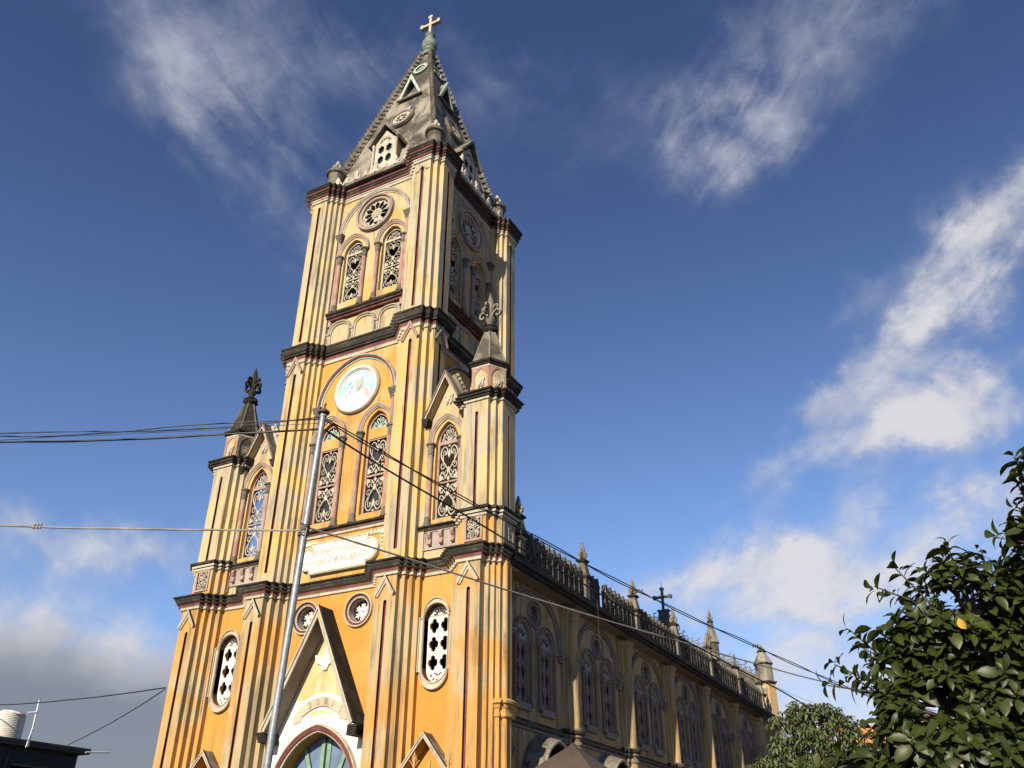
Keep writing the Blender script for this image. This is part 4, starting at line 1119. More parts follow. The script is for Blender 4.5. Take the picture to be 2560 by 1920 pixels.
# ---- gabled window bays between tower and turrets
gw = window(.42, 9.98, 12.62, 13.36, .68, 12.68, 13.62, .575, 9.72, 12.62, 'pink_paint', 'pink_paint', [(11.24, .05)], 1, 'cast_tracery', 'cast_tracery', pane=None)
gw.location = (4.06, .48, 0)
gw2 = copy_tree(gw, church, (-4.06, .48, 0))
def bay(sx):
    cx = 4.06*sx; mb = MB()
    mb.plate([(cx-.98, 8.4), (cx-.98, 13.6), (cx-.74, 13.6), (cx, 15.08), (cx+.74, 13.6), (cx+.98, 13.6), (cx+.98, 8.4)], [arch_open(.43, 9.96, 12.62, 13.37, cx)], .48, .30, 'yellow_plaster_top')
    b = mb.build('gabled_bay', church)
    mb = MB()
    hood_prism(mb, [(cx-.80, 13.52), (cx, 15.18), (cx+.80, 13.52), (cx+.67, 13.52), (cx, 14.92), (cx-.67, 13.52)], .20, .80, 'weathered_stone', 'yellow_plaster_top', 'cream_trim')
    mb.sweep([(cx-.74, 13.50), (cx, 15.05), (cx+.74, 13.50)], [(-.05, -.22), (-.05, -.16), (-.015, -.16), (-.01, -.18), (.02, -.18), (.025, -.14), (.06, -.14), (.075, -.22)], FRONT, False,
             ['pink_paint', 'cream_trim', 'pink_paint', 'cream_trim', 'pink_paint', 'weathered_stone', 'weathered_stone'], capends=True)
    for s2 in (-1, 1):
        for k in range(4):
            mb.box(cx+s2*.74-.13+.02*k, cx+s2*.74+.13-.02*k, .17+.02*k, .80-.005*k, 13.50-.065*(k+1), 13.496-.065*k, 'moldy_stone')
    mb.build('gable_hood', b)
    mb = MB()
    dz, dxx = 1.66, .80; Lh = math.hypot(dz, dxx)
    for s2 in (-1, 1):
        for i in range(9):
            t = .06+.88*i/8
            x, z = cx+s2*dxx*t, 15.18-dz*t
            L = [(-.09, -.02), (.09, -.02), (.10, .10), (.05, .16), (.10, .22), (.03, .27), (-.03, .22), (-.09, .24), (-.05, .14), (-.10, .08)]
            a = math.atan2(dxx, dz)*s2+PI/2*s2*-.5*0
            nx, nz = s2*dz/Lh, dxx/Lh
            tx, tz = s2*dxx/Lh, -dz/Lh
            mb.plate([(x+u*tx+v*nx, z+u*tz+v*nz) for u, v in L], [circ(x+.12*nx, z+.12*nz, .025, 6)], .60, .06, 'weathered_stone' if sx > 0 else 'cast_tracery')
    mb.build('gable_cresting', b)
    mb = MB(); mask_relief(mb, cx, 14.18, .42, .48, 'cream_trim'); mb.build('mask_relief', b)
    mb = MB()
    P = [(0, 0), (.05, .02), (.06, .06), (.14, .08), (.14, .13), (.20, .15), (.20, .20), (0, .26)]
    mb.sweep([(cx+.98, .48), (cx-.98, .48)], [(o, 9.54+d) for o, d in P], PLAN, False, ['cream_trim', 'cream_trim', 'cream_trim', 'moldy_stone', 'moldy_stone', 'moldy_stone', 'moldy_stone'])
    mb.build('sill', b)
    for x in (-.42, 0, .42):
        mb = MB()
        side = [(0, 9.52), (-.17, 9.52), (-.20, 9.42), (-.16, 9.34), (-.10, 9.28), (-.13, 9.18), (-.16, 9.12), (-.10, 9.08), (-.04, 9.12), (0, 9.16)]
        vs = [(cx+x+w, .48+y, z) for w in (-.055, .055) for y, z in side]
        n = len(side)
        mb.add(vs, [tuple(range(n)), tuple(reversed(range(n, 2*n)))]+[(i, (i+1) % n, n+(i+1) % n, n+i) for i in range(n)], 'pink_paint')
        mb.build('bracket', b)
    mb = MB(); mb.box(cx-.96, cx+.96, .435, .479, 8.98, 9.53, 'grey_trim'); mb.build('bracket_band', b)
for sx in (-1, 1): bay(sx)

# ================= nave along +Y
NX, Y0, SP, NB = 5.90, .56, 4.86, 6
SIDE = lambda u, v, d: (NX-d, u, v) if True else None          # plate depth d>0 goes into the wall
NFRONT = lambda u, v, d: (NX+d, u, v)                             # sweep depth d = out of the wall
ymid = [Y0+SP*(k+.5) for k in range(NB)]
holes = []
for ym in ymid:
    for s in (-.80, .80): holes.append(arch_open(.43, 4.66, 6.50, 7.00, ym+s, 8))
    holes.append(circ(ym, 7.42, .30, 20))
mb = MB()
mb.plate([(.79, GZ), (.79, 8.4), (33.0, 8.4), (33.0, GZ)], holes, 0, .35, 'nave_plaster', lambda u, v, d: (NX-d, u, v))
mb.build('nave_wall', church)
mb = MB(); yE = 33.0
mb.box(-5.3, -5.0, .9, yE, GZ, 8.5, 'nave_plaster'); mb.build('nave_wall', church)
mb = MB(); mb.add([(-5.4, .9, 8.45), (5.4, .9, 8.45), (5.4, yE, 8.45), (-5.4, yE, 8.45), (0, .9, 10.6), (0, yE, 10.6)], [(0, 3, 5, 4), (1, 4, 5, 2), (0, 4, 1), (3, 2, 5)], 'weathered_stone'); mb.build('nave_roof', church)
mb = MB(); mb.box(4.55, 4.6, 1.0, yE, 3, 8.4, 'dark_inside'); mb.build('dark_backing', church)  # near-black sheet standing in for the unlit nave interior
# eaves slab with sloping soffit
mb = MB()
sec = [(5.2, 8.02), (5.72, 8.05), (6.36, 8.20), (6.36, 8.14), (6.45, 8.14), (6.45, 8.26), (6.53, 8.28), (6.53, 8.44), (6.45, 8.46), (6.40, 8.54), (5.0, 8.62)]
secm = ['soffit_grey', 'soffit_grey', 'black_mold', 'black_mold', 'black_mold', 'moldy_stone', 'black_mold', 'black_mold', 'black_mold', 'black_mold', 'black_mold']
ya, yb = .55, yE+.3
n = len(sec)
mb.add([(x, y, z) for y in (ya, yb) for x, z in sec], [tuple(range(n)), tuple(reversed(range(n, 2*n)))]+[(i, (i+1) % n, n+(i+1) % n, n+i) for i in range(n)], ['black_mold', 'black_mold']+secm)
mb.build('eaves', church)
# pilasters
def pil_poly(s=1.0): return [(-.10, -.50), (.07, -.50), (.07, -.36), (.15, -.36), (.15, -.16)]+[(.20+.16*math.sin(q*PI/8), -.16*math.cos(q*PI/8)) for q in range(9)]+[(.15, .16), (.15, .36), (.07, .36), (.07, .50), (-.10, .50)]
mb = MB(); mb.prism(pil_poly(), GZ, 8.15, 'nave_plaster')
pil = mb.build('pilaster', church, (NX, Y0+SP, 0))
op = list(reversed(pil_poly()))[1:-1]
op = [(x, y) for x, y in reversed(pil_poly())]
mb = MB()
P = [(0, 0), (.04, .03), (.05, .10), (0, .14), (0, .22), (.06, .26), (.07, .32), (.13, .36), (.15, .44), (.13, .48), (0, .53)]
mb.sweep(op, [(o, 3.80+d) for o, d in P], PLAN, False, ['nave_trim_shaded']*5+['nave_trim_shaded', 'moldy_stone', 'moldy_stone', 'moldy_stone', 'weathered_stone'])
mb.build('ledge', pil)
mb = MB()
P = [(0, 0), (.03, .03), (.03, .08), (.02, .12), (.05, .2), (.10, .26), (.11, .34)]
mb.sweep(op, [(o, 7.72+d) for o, d in P], PLAN, False, 'nave_plaster'); mb.build('capital', pil)
for k in range(2, NB+1): copy_tree(pil, church, (NX, Y0+SP*k, 0))
# corner pilaster beside the facade catches the sun: clustered shafts
def round_poly(cx, cy, r, n=16): return [(cx+r*math.cos(2*PI*i/n), cy+r*math.sin(2*PI*i/n)) for i in range(n)]
mb = MB(); mb.prism(round_poly(6.33, .37, .085, 16), GZ, 8.25, 'pier_plaster'); mb.prism(round_poly(6.28, .60, .13, 20), GZ, 8.25, 'pier_plaster'); 
mb.box(5.2, 5.85, .785, 1.25, GZ, 8.2, 'nave_plaster')
cs = mb.build('corner_shaft', church, smooth=50)
mb = MB()
rp2 = [(5.9, .80), (6.46, .80), (6.50, .62), (6.46, .30), (6.285, .28), (6.285, .155), (6.14, .155)]
PP = [(0, 0), (.03, .03), (.03, .09), (.01, .11), (.01, .22), (.05, .26), (.06, .32), (.12, .36), (.13, .42), (.0, .50)]
rp2 = [(6.0, .86), (6.40, .80), (6.43, .60), (6.43, .34), (6.40, .27), (6.275, .25), (6.275, .165), (6.135, .165)]
mb.sweep(rp2, [(o, 3.86+d) for o, d in PP], PLAN, False, 'pier_plaster')
mb.build('shaft_ring', cs, smooth=40)
# string course
mb = MB()
P = [(0, 0), (.05, .02), (.06, .08), (.03, .10), (.03, .16), (.09, .20), (.10, .27), (0, .31)]
mb.sweep([(NX, yE), (NX, .9)], [(-o, 3.92+d) for o, d in P], PLAN, False, ['nave_trim_shaded', 'nave_trim_shaded', 'moldy_stone', 'moldy_stone', 'nave_trim_shaded', 'moldy_stone', 'moldy_stone'])
mb.v = [(2*NX-x, y, z) if x < NX else (x, y, z) for x, y, z in mb.v]
mb.build('string_course', church)
# bay dressings
def nave_bay(ym):
    wins = []
    mb = MB()
    ap = [(u, v) for u, v in arch_open(1.72, 6.60, 6.61, 7.98, 0, 14)[1:-1]]
    mb.sweep([(u, v) for u, v in ap], [(-.06, 0), (-.05, .06), (.0, .08), (.02, .05), (.06, .05), (.08, .10), (.12, .10), (.13, 0)], lambda u, v, d: (d, u, v), False, ['nave_trim_shaded', 'nave_trim_shaded', 'nave_pink_shaded', 'nave_pink_shaded', 'nave_trim_shaded', 'nave_trim_shaded', 'nave_trim_shaded'])
    o = mb.build('nave_arch', church, (NX, ym, 0))
    for s in (-1, 1):
        mb = MB()
        for q, (w, z0, z1) in enumerate(((.10, 6.27, 6.37), (.12, 6.375, 6.45), (.17, 6.455, 6.53), (.20, 6.535, 6.61))):
            mb.box(0, .12+.03*q, s*1.78-w, s*1.78+w, z0, z1, 'nave_trim_shaded')
        mb.build('impost', o)
    mb = MB()
    mb.sweep(circ(0, 7.42, .30, 24), [(-.03, -.1), (-.03, .03), (.02, .05), (.03, .02), (.08, .02), (.09, .07), (.13, .07), (.15, 0)], lambda u, v, d: (d, u, v), True, ['nave_trim_shaded', 'nave_trim_shaded', 'nave_pink_shaded', 'nave_pink_shaded', 'nave_trim_shaded', 'nave_trim_shaded', 'nave_trim_shaded'])
    mb.plate(circ(0, 7.42, .31, 20), [petal(0, 7.42, .06, .22, q*PI/3, .10) for q in range(6)], .12, .05, 'nave_trim_shaded', lambda u, v, d: (-d, u, v))
    mb.build('roundel', o, smooth=35)
    for s in (-1, 1):
        c = s*.80; mb = MB()
        ap = arch_open(.48, 6.50, 6.51, 7.08, c, 9)[1:-1]
        mb.sweep(ap, [(-.05, 0), (-.04, .05), (.01, .07), (.03, .04), (.06, .04), (.08, .09), (.12, .09), (.13, 0)], lambda u, v, d: (d, u, v), False, ['nave_pink_shaded', 'nave_trim_shaded', 'nave_trim_shaded', 'nave_pink_shaded', 'nave_pink_shaded', 'nave_trim_shaded', 'nave_trim_shaded'])
        for s2 in (-.52, .52):
            mb.box(0, .14, c+s2-.09, c+s2+.09, 6.40, 6.50, 'nave_trim_shaded'); mb.box(0, .11, c+s2-.07, c+s2+.07, 6.26, 6.396, 'nave_pink_shaded')
            mb.lathe([(.055, 4.74), (.055, 6.26)], .05, c+s2, 'nave_pink_shaded', 8); mb.box(0, .13, c+s2-.08, c+s2+.08, 4.60, 4.74, 'nave_trim_shaded')
        mb.box(.0, .10, c-.43, c+.43, 4.45, 4.65, 'nave_trim_shaded')
        w = mb.build('nave_window', church, (NX, ym, 0)); wins.append(w)
        mb = MB()
        hs = [foil(c+sy*.17, z, .135, 4, .27, .35, 24) for sy in (-1, 1) for z in (4.98, 5.55, 6.12)]
        mb.plate([(c-.44, 4.64), (c-.44, 6.50), (c+.44, 6.50), (c+.44, 4.64)], hs, .05, .05, 'nave_pink_shaded', lambda u, v, d: (-d, u, v))
        mb.build('tracery', w)
        mb = MB(); mb.plate(arch_open(.43, 6.505, 6.51, 7.0, c, 8), [petal(c, 6.53, .13, .38, a, .12) for a in (-.95, -.48, 0, .48, .95)], .05, .04, 'pale_tracery', lambda u, v, d: (-d, u, v)); mb.build('tympanum_grille', w)
        mb = MB(); mb.plate(arch_open(.44, 4.64, 6.50, 7.0, c, 8), [], .13, .02, 'nave_glass', lambda u, v, d: (-d, u, v)); mb.build('pane', w)
    return [o]+wins
b0 = nave_bay(ymid[0])
for ym in ymid[1:]:
    for q in b0: copy_tree(q, church, (NX, ym, 0))
# arched hoods over the side doors
mb = MB()
ap = arch_open(1.0, 2.2, 2.4, 3.62, 0, 10)
mb.sweep(ap, [(.0, 0), (.0, .62), (.05, .66), (.10, .66), (.12, .60), (.30, .02), (.30, 0)], lambda u, v, d: (d, u, v), False, ['dark_render', 'nave_trim_shaded', 'cream_trim', 'nave_trim_shaded', 'weathered_stone', 'weathered_stone'])
sp0 = mb.build('side_porch', church, (NX, ymid[0]+.35, 0), smooth=35)
mb = MB(); mb.plate(arch_open(1.0, GZ, 2.4, 3.62, 0, 10), [], -.01, .008, 'dark_inside', lambda u, v, d: (-d, u, v)); mb.build('door_shade_sheet', sp0)  # flat near-black sheet on the wall paints in a doorway's shade
for k in range(1, NB): copy_tree(sp0, church, (NX, ymid[k]+.35, 0))
# scroll relief next to each pilaster
mb = MB()
for y, z, s in ((.35, 3.55, 1), (.62, 3.35, -1), (.85, 3.30, 1)):
    mb.sweep(catmull([(y-.12, z), (y, z+.14*s), (y+.13, z+.02), (y+.06, z-.08*s), (y, z)], 3), [(-.03, 0), (-.03, .04), (.03, .04), (.03, 0)], lambda u, v, d: (d, u, v), False, 'nave_trim_shaded', capends=True)
sr = mb.build('scroll_relief', church, (NX, Y0+.2, 0))
for k in range(1, NB): copy_tree(sr, church, (NX, Y0+SP*k+.4, 0))
for o_ in church.children:
    if o_.name.split('.')[0] in ('nave_wall', 'nave_arch', 'nave_window', 'pilaster', 'side_porch', 'string_course', 'scroll_relief'): o_.scale = (1, 1, .984)
# parapet panels and pinnacles
PX, PY0, PS = 6.15, 1.5, 4.86
def parapet(y0, y1, gap=None):
    mb = MB(); L = y1-y0; n = int(round(L/.42)); u = L/n
    top = []; hs = []
    for i in range(n):
        a = y0+i*u
        top += [(a, 9.76), (a+.10*u, 9.84), (a+.22*u, 9.78), (a+.32*u, 9.84), (a+.5*u, 9.99), (a+.68*u, 9.84), (a+.78*u, 9.78), (a+.9*u, 9.84)]
        hs += [foil(a+.5*u, 9.40, .10, 4, .16, .4, 16), foil(a+.5*u, 9.02, .11, 4, .13, .4, 16), circ(a+.02+.0*u, 9.22, .035, 6)] if i else [foil(a+.5*u, 9.40, .10, 4, .16, .4, 16), foil(a+.5*u, 9.02, .11, 4, .13, .4, 16)]
    mb.plate([(y0, 8.70)]+top+[(y1, 9.76), (y1, 8.70)], hs, -.05, .10, 'parapet_stone', lambda u, v, d: (-d, u, v))
    for i in range(n):
        a = y0+(i+.5)*u
        mb.plate(fleur(.30, .46, a, 9.55), [], -.09, .18, 'parapet_stone', lambda u, v, d: (-d, u, v))
        mb.lathe([(.045, 8.80), (.05, 9.58)], .06, y0+i*u, 'parapet_stone', 6)
    mb.box(-.09, .09, y0, y1, 8.68, 8.80, 'parapet_stone')
    return mb.build('parapet', church, (PX, 0, -.36))
for k in range(NB):
    a, b = PY0+PS*k+.17, PY0+PS*(k+1)-.17
    if k == 1: parapet(a, a+1.15); parapet(a+1.55, b)
    else: parapet(a, b)
mb = MB()
def sq(r): return [(-r, -r), (r, -r), (r, r), (-r, r)]
mb.prism(sq(.165), 8.62, 9.68, 'weathered_stone')
pn0 = mb.build('pinnacle', church, (PX, PY0, -.40))
mb = MB(); mb.sweep(list(reversed(sq(.165))), [(0, 9.62), (.05, 9.66), (.12, 9.76), (.12, 9.82), (.0, 9.86)], PLAN, True, ['cream_trim', 'moldy_stone', 'parapet_stone', 'moldy_stone'])
mb.prism(sq(.20), 9.84, 10.30, 'weathered_stone', top=sq(.115)); mb.sweep(list(reversed(sq(.115))), [(0, 10.28), (.06, 10.33), (.08, 10.38), (0, 10.42), (-.1, 10.45)], PLAN, True, 'moldy_stone'); mb.build('cap', pn0)
mb = MB()
for a in (0, PI/2):
    c, s = math.cos(a), math.sin(a)
    mb.plate(fleur(.36, .66, 0, 10.40), [], -.035, .07, 'weathered_stone', lambda u, v, d: (u*c-d*s, u*s+d*c, v))
mb.build('finial', pn0)
for k in range(1, NB+1): copy_tree(pn0, church, (PX, PY0+PS*k, -.40))
# far gable with iron cresting, pinnacles and black cross
YG = 33.1
mb = MB()
mb.plate([(-6.0, 8.0), (-6.0, 10.45), (-.45, 13.9), (.45, 13.9), (6.0, 10.45), (6.0, 8.0)], [], 0, .5, 'spire_stucco')
rg = mb.build('rear_gable', church, (0, YG, 0))
mb = MB()
mb.sweep([(-6.0, 10.47), (-.45, 13.92), (.45, 13.92), (6.0, 10.47)], [(-.16, .08), (-.02, .14), (.08, .14), (.10, .04), (.10, -.55), (-.1, -.55)], FRONT, False, 'weathered_stone'); mb.build('coping', rg)
mb = MB()
for sx in (-1, 1):
    dx, dz = 5.55/ math.hypot(5.55, 3.45), -3.45/math.hypot(5.55, 3.45)
    nx, nz = -dz, dx
    for i in range(17):
        t = .35+i*.36
        bx, bz = .45+dx*t, 13.98+dz*t
        def P2(u, v): return (sx*(bx+dx*u+nx*v), bz+dz*u+nz*v)
        for L in ([(-.15, 0), (-.18, .22), (-.04, .34), (.08, .24), (.02, .14), (-.05, .2)], [(.15, 0), (.2, .14), (.12, .24), (.06, .12)]):
            mb.tube([(q[0], -.05, q[1]) for q in [P2(u, v) for u, v in catmull(L, 3)]], .028, 'weathered_stone', 5)
        if i % 3 == 1:
            mb.tube([(q[0], -.05, q[1]) for q in [P2(0, .3), P2(0, .62)]], .028, 'weathered_stone', 5); mb.tube([(q[0], -.05, q[1]) for q in [P2(-.1, .48), P2(.1, .48)]], .028, 'weathered_stone', 5)
    mb.tube([(sx*.5, -.05, 14.02), (sx*5.8, -.05, 10.72)], .03, 'weathered_stone', 5)
mb.build('iron_cresting', rg)
def rear_pinn(x, zc, zt, r, cap):
    mb = MB()
    hx = [(x+r*math.cos(PI/3*i), .1+r*math.sin(PI/3*i)) for i in range(6)]
    mb.prism(hx, GZ, zc, 'pier_plaster'); mb.prism([(x+(a-x)*.92, .1+(b-.1)*.92) for a, b in hx], zc, zc+1.1, 'spire_stucco')
    mb.prism([(x+(a-x)*1.05, .1+(b-.1)*1.05) for a, b in hx], zc+1.12, zt-.75, 'spire_stucco', top=[(x+(a-x)*.36, .1+(b-.1)*.36) for a, b in hx])
    mb.sweep(list(reversed(hx)), [(-.05, zc-.12), (.06, zc-.06), (.10, zc), (.10, zc+.06), (-.05, zc+.1)], PLAN, True, 'moldy_stone')
    mb.sweep(list(reversed(hx)), [(-.08, zc+1.02), (.02, zc+1.06), (.03, zc+1.13), (-.1, zc+1.16)], PLAN, True, 'moldy_stone')
    mb.lathe([(r*.34, zt-.78), (r*.5, zt-.74), (r*.5, zt-.68), (r*.2, zt-.6)], x, .1, 'moldy_stone', 8)
    mb.plate(fleur(.4, cap, x, zt-.66), [], .06, .08, 'weathered_stone'); mb.plate(fleur(.4, cap, .1, zt-.66), [], -x-.04, .08, 'weathered_stone', lambda u, v, d: (-d, u, v))
    mb.plate([(x-.14, zc-1.5), (x-.14, zc-.35), (x+.14, zc-.35), (x+.14, zc-1.5)], [arch_open(.09, zc-1.45, zc-.8, zc-.5, x)], .1-r*.866-.04, .035, 'weathered_stone')
    mb.build('rear_pinnacle', rg)
for s in (-1, 1): rear_pinn(s*3.02, 12.0, 15.15, .42, .66); rear_pinn(s*5.95, 10.45, 13.0, .56, .36)
mb = MB()
mb.prism([(-.62, .05), (.62, .05), (.62, .45), (-.62, .45)], 13.6, 15.5, 'dark_roof', top=[(-.30, .1), (.30, .1), (.30, .4), (-.30, .4)])
mb.box(-.38, .38, .06, .44, 15.5, 15.62, 'dark_roof')
for sx in (-1, 1):
    for L in ([(.62, 14.3), (.95, 14.5), (.98, 14.2), (.8, 14.15)], [(.50, 14.7), (.82, 14.85), (.72, 15.1), (.52, 15.0)], [(.40, 15.15), (.62, 15.2), (.62, 15.45), (.45, 15.42)]):
        mb.tube([(sx*x, .1, z) for x, z in catmull(L, 3)], .035, 'dark_roof', 5)
mb.build('cross_pedestal', rg)
mb = MB(); cross(mb, 0, .22, 15.6, 17.0, 16.46, .54, .075, .075, 'dark_roof')
mb.tube([(0, .22, 17.0), (0, .22, 17.5)], .015, 'dark_iron', 4); mb.build('cross', rg)
# thin wire hanging from the eaves
mb = MB(); mb.tube([(6.56, 6.55, 8.5), (6.57, 6.56, 7.9), (6.55, 6.60, 7.3), (6.58, 6.63, 6.9)], .008, 'rusty_steel', 4)
tag(mb.build('loose_wire'), 'thin brown wire dangling from the eaves of the church nave', 'wire')
# dry palm frond caught in the parapet gap
mb = MB()
for k in range(5):
    a = .25*k
    mb.add([(6.20, 8.05+.02*k, 9.35), (6.24, 8.12+.05*k, 9.38-.02*k), (6.30+.05*k, 8.62+.10*k, 9.02-.10*a), (6.26, 8.10+.05*k, 9.30)], [(0, 1, 2, 3)], 'dry_leaf')
tag(mb.build('palm_frond'), 'dry yellow palm frond stuck in the gap of the nave parapet', 'leaf')

# ================================================================== utility pole and cables
PB, PT = Vector((9.20, -11.60, GZ)), Vector((9.38, -11.43, 6.74))
pole = thing('utility_pole', 'thin grey steel utility pole standing in front of the church facade', 'pole', tuple(PB))
mb = MB(); rel = PT-PB
mb.tube([(0, 0, 0), tuple(rel)], [.056, .050], 'galvanized_steel', 16)
mb.build('shaft', pole, smooth=50)
mb = MB()
mb.lathe([(.055, -.02), (.095, .0), (.098, .03), (.06, .05), (.055, .07), (.02, .09)], rel.x, rel.y, 'rusty_steel', 14, z=rel.z-.02)
mb.lathe([(.053, 0), (.060, .01), (.060, .04), (.053, .05)], rel.x, rel.y, 'galvanized_steel', 14, z=rel.z-.10)
mb.tube([(rel.x, rel.y, rel.z+.04), (rel.x+.01, rel.y, rel.z+.14), (rel.x+.03, rel.y, rel.z+.16)], .018, 'rusty_steel', 6)
mb.build('cap', pole, smooth=40)
t = (4.71-GZ)/(rel.z); cpt = rel*t
mb = MB()
for k in range(7):
    a = [(cpt.x+.062*math.cos(q*PI/6+k), cpt.y+.062*math.sin(q*PI/6+k), cpt.z-.10+.028*k+.02*math.sin(q*PI/3+k)) for q in range(13)]
    mb.tube(a, .011, 'grey_cable' if k % 2 else 'rusty_steel', 5)
mb.tube([(cpt.x+.06, cpt.y-.03, cpt.z), (cpt.x+.07, cpt.y-.05, cpt.z-.12), (cpt.x+.05, cpt.y-.07, cpt.z-.22)], .009, 'grey_cable', 5)
mb.build('cable_tie', pole, smooth=60)
def cable(name, a, b, sag, r, mat, label, twist=0, amp=.03, n=60, wob=0.0, seed=0, knots=()):
    a, b = Vector(a), Vector(b); rnd = random.Random(seed)
    ph = [rnd.uniform(0, 6) for _ in range(4)]
    side = (b-a).cross(Vector((0, 0, 1))).normalized()
    mb = MB()
    def pt(t): 
        w = wob*(math.sin(7*t+ph[0])+.6*math.sin(17*t+ph[1])+.35*math.sin(41*t+ph[2]))*math.sin(PI*t)**.5
        return a.lerp(b, t)+Vector((0, 0, -sag*4*t*(1-t)+w))
    if not twist:
        mb.tube([pt(i/n) for i in range(n+1)], r, mat, 6)
    else:
        for s in (0, PI):
            mb.tube([pt(i/n)+Vector((0, 0, amp*math.sin(twist*i/n*2*PI+s)))+side*amp*math.cos(twist*i/n*2*PI+s) for i in range(n+1)], r, mat, 6)
    for k in knots:
        q = pt(k)
        for j in range(3):
            mb.tube([q+Vector((.05*(j-1), .02*(j-1), -.03)), q+Vector((.05*(j-1)+.01, .02*(j-1), .045))], r*1.4, mat, 6)
    return tag(mb.build(name, smooth=60), label, 'cable', 'overhead cables and stay wires')
top = PT+Vector((0, 0, -.18))
cable('overhead_cable', (-1.6, -15.6, 7.02), tuple(top+Vector((-.05, 0, -.12))), .17, .017, 'black_cable', 'thick black cable running left from the pole top, lowest of the upper bundle', wob=.012, seed=1, knots=(.38,))
cable('overhead_cable', (-1.7, -15.7, 7.05), tuple(top+Vector((-.05, 0, .08))), .17, .010, 'black_cable', 'twisted thin black wire pair running left from the pole cap', 2, .035, 90, .012, 2)
cable('overhead_cable', (-1.6, -15.6, 6.98), tuple(top+Vector((-.05, .02, .0))), .14, .005, 'black_cable', 'hair-thin dark wire between the two upper black cables left of the pole', wob=.02, seed=3)
cable('overhead_cable', (-1.6, -15.6, 5.80), tuple(PB+cpt+Vector((-.05, -.03, -.02))), .16, .016, 'grey_cable', 'grey plastic-coated cable crossing left from halfway up the pole', wob=.008, seed=4, knots=(.62,))
cable('overhead_cable', tuple(top+Vector((.05, .02, .04))), (16.0, 10.2, 4.55), .42, .011, 'black_cable', 'twisted black wire pair sloping right from the pole top towards the big tree', 5, .022, 120, .02, 5, knots=(.36, .56))
cable('overhead_cable', tuple(top+Vector((.05, .02, -.14))), (16.4, 10.4, 2.9), .38, .016, 'black_cable', 'thick black cable sloping right across the gabled window and nave parapet', wob=.05, seed=6, knots=(.14,))
cable('overhead_cable', tuple(PB+cpt+Vector((.05, .03, .02))), (16.2, 10.3, 4.75), .12, .016, 'grey_cable', 'grey cable running right from halfway up the pole in front of the nave', wob=.012, seed=7)
cable('overhead_cable', (6.3, 22.5, 9.6), (17.2, 12.0, 3.2), .15, .006, 'black_cable', 'faint thin wire from the far nave parapet down to the trees', wob=.02, seed=8)
cable('stay_wire', (-5.97, -.33, 5.60), (-26.5, 4.1, 7.30), .18, .020, 'black_cable', 'dark wire stretching left from the church corner above the water tank', wob=.01, seed=9)
cable('stay_wire', (-5.97, -.33, 5.56), (-20.0, 6.89, 5.54), .12, .018, 'black_cable', 'dark wire sagging from the church corner down to the flat dark roof', wob=.01, seed=10)

# ================================================================== neighbour with flat roof, tank, pipes
nb = thing('flat_roofed_house', 'dark shaded house with a flat slab roof at the lower left', 'house', (-27, 0, GZ))
mb = MB(); mb.box(-34, -20.35, -8, 7.80, GZ, 5.25, 'dark_render'); mb.v = [(x+27, y, z-GZ) for x, y, z in mb.v]; mb.build('wall', nb)
mb = MB(); mb.box(-34.4, -20.02, -8.4, 8.16, 5.252, 5.40, 'dark_roof'); mb.box(-34.42, -20.0, -8.42, 8.18, 5.403, 5.50, 'dark_roof'); mb.v = [(x+27, y, z-GZ) for x, y, z in mb.v]; mb.build('roof_slab', nb)
mb = MB(); mb.box(-20.345, -20.25, 4.3, 4.36, GZ, 5.2, 'dark_roof'); mb.v = [(x+27, y, z-GZ) for x, y, z in mb.v]; mb.build('downpipe', nb)
mb = MB(); mb.box(-20.345, -20.10, 4.55, 7.2, 4.45, 4.53, 'dark_roof'); mb.box(-20.345, -20.33, 4.6, 7.1, 3.0, 4.445, 'dark_inside'); mb.v = [(x+27, y, z-GZ) for x, y, z in mb.v]; mb.build('window', nb)
tank = thing('water_tank', 'white ribbed plastic water tank standing on the flat dark roof', 'water tank', (-20.95, 4.22, 5.50))
mb = MB()
pr = [(.76, .0)]
for k in range(14): pr += [(.78, .03+.07*k), (.768, .06+.07*k)]
pr += [(.77, 1.02), (.66, 1.08), (.30, 1.13), (.28, 1.13)]
mb.lathe(pr, 0, 0, 'tank_plastic', 32); mb.build('body', tank, smooth=25)
mb = MB(); mb.lathe([(.26, 1.12), (.27, 1.17), (.22, 1.21), (.05, 1.23)], -.05, 0, 'tank_plastic', 16); mb.build('lid', tank, smooth=40)
mb = MB(); mb.tube([(.52, -.28, 1.10), (.72, -.22, 1.06), (.80, .02, 1.02)], .05, 'tank_plastic', 8); mb.tube([(.60, .2, 1.06), (.78, .30, 1.0)], .045, 'dark_roof', 8); mb.build('inlet', tank, smooth=50)
mb = MB()
mb.tube([(-19.96, 4.92, 5.22), (-19.96, 4.93, 5.8), (-19.98, 4.92, 6.1), (-19.98, 4.90, 7.22)], .032, 'pvc', 8)
mb.tube([(-19.93, 4.80, 5.18), (-19.95, 4.88, 5.75), (-19.96, 4.90, 5.95)], .022, 'pvc', 6)
mb.tube([(-19.98, 4.90, 6.68), (-20.2, 4.62, 6.62)], .022, 'pvc', 6)
mb.tube([(-19.98, 4.9, 6.58), (-19.98, 4.9, 6.68)], .042, 'grey_cable', 8); mb.tube([(-19.98, 4.9, 7.16), (-19.98, 4.9, 7.24)], .040, 'grey_cable', 8)
tag(mb.build('vent_pipe', smooth=50), 'slim white upright pipe beside the white water tank', 'pipe')
mb = MB(); mb.tube([(-20.0, 7.9, 5.33), (-20.0, 9.18, 5.46)], .036, 'pvc', 8)
tag(mb.build('drain_spout', smooth=50), 'white plastic drain spout sticking out of the flat dark roof', 'pipe')
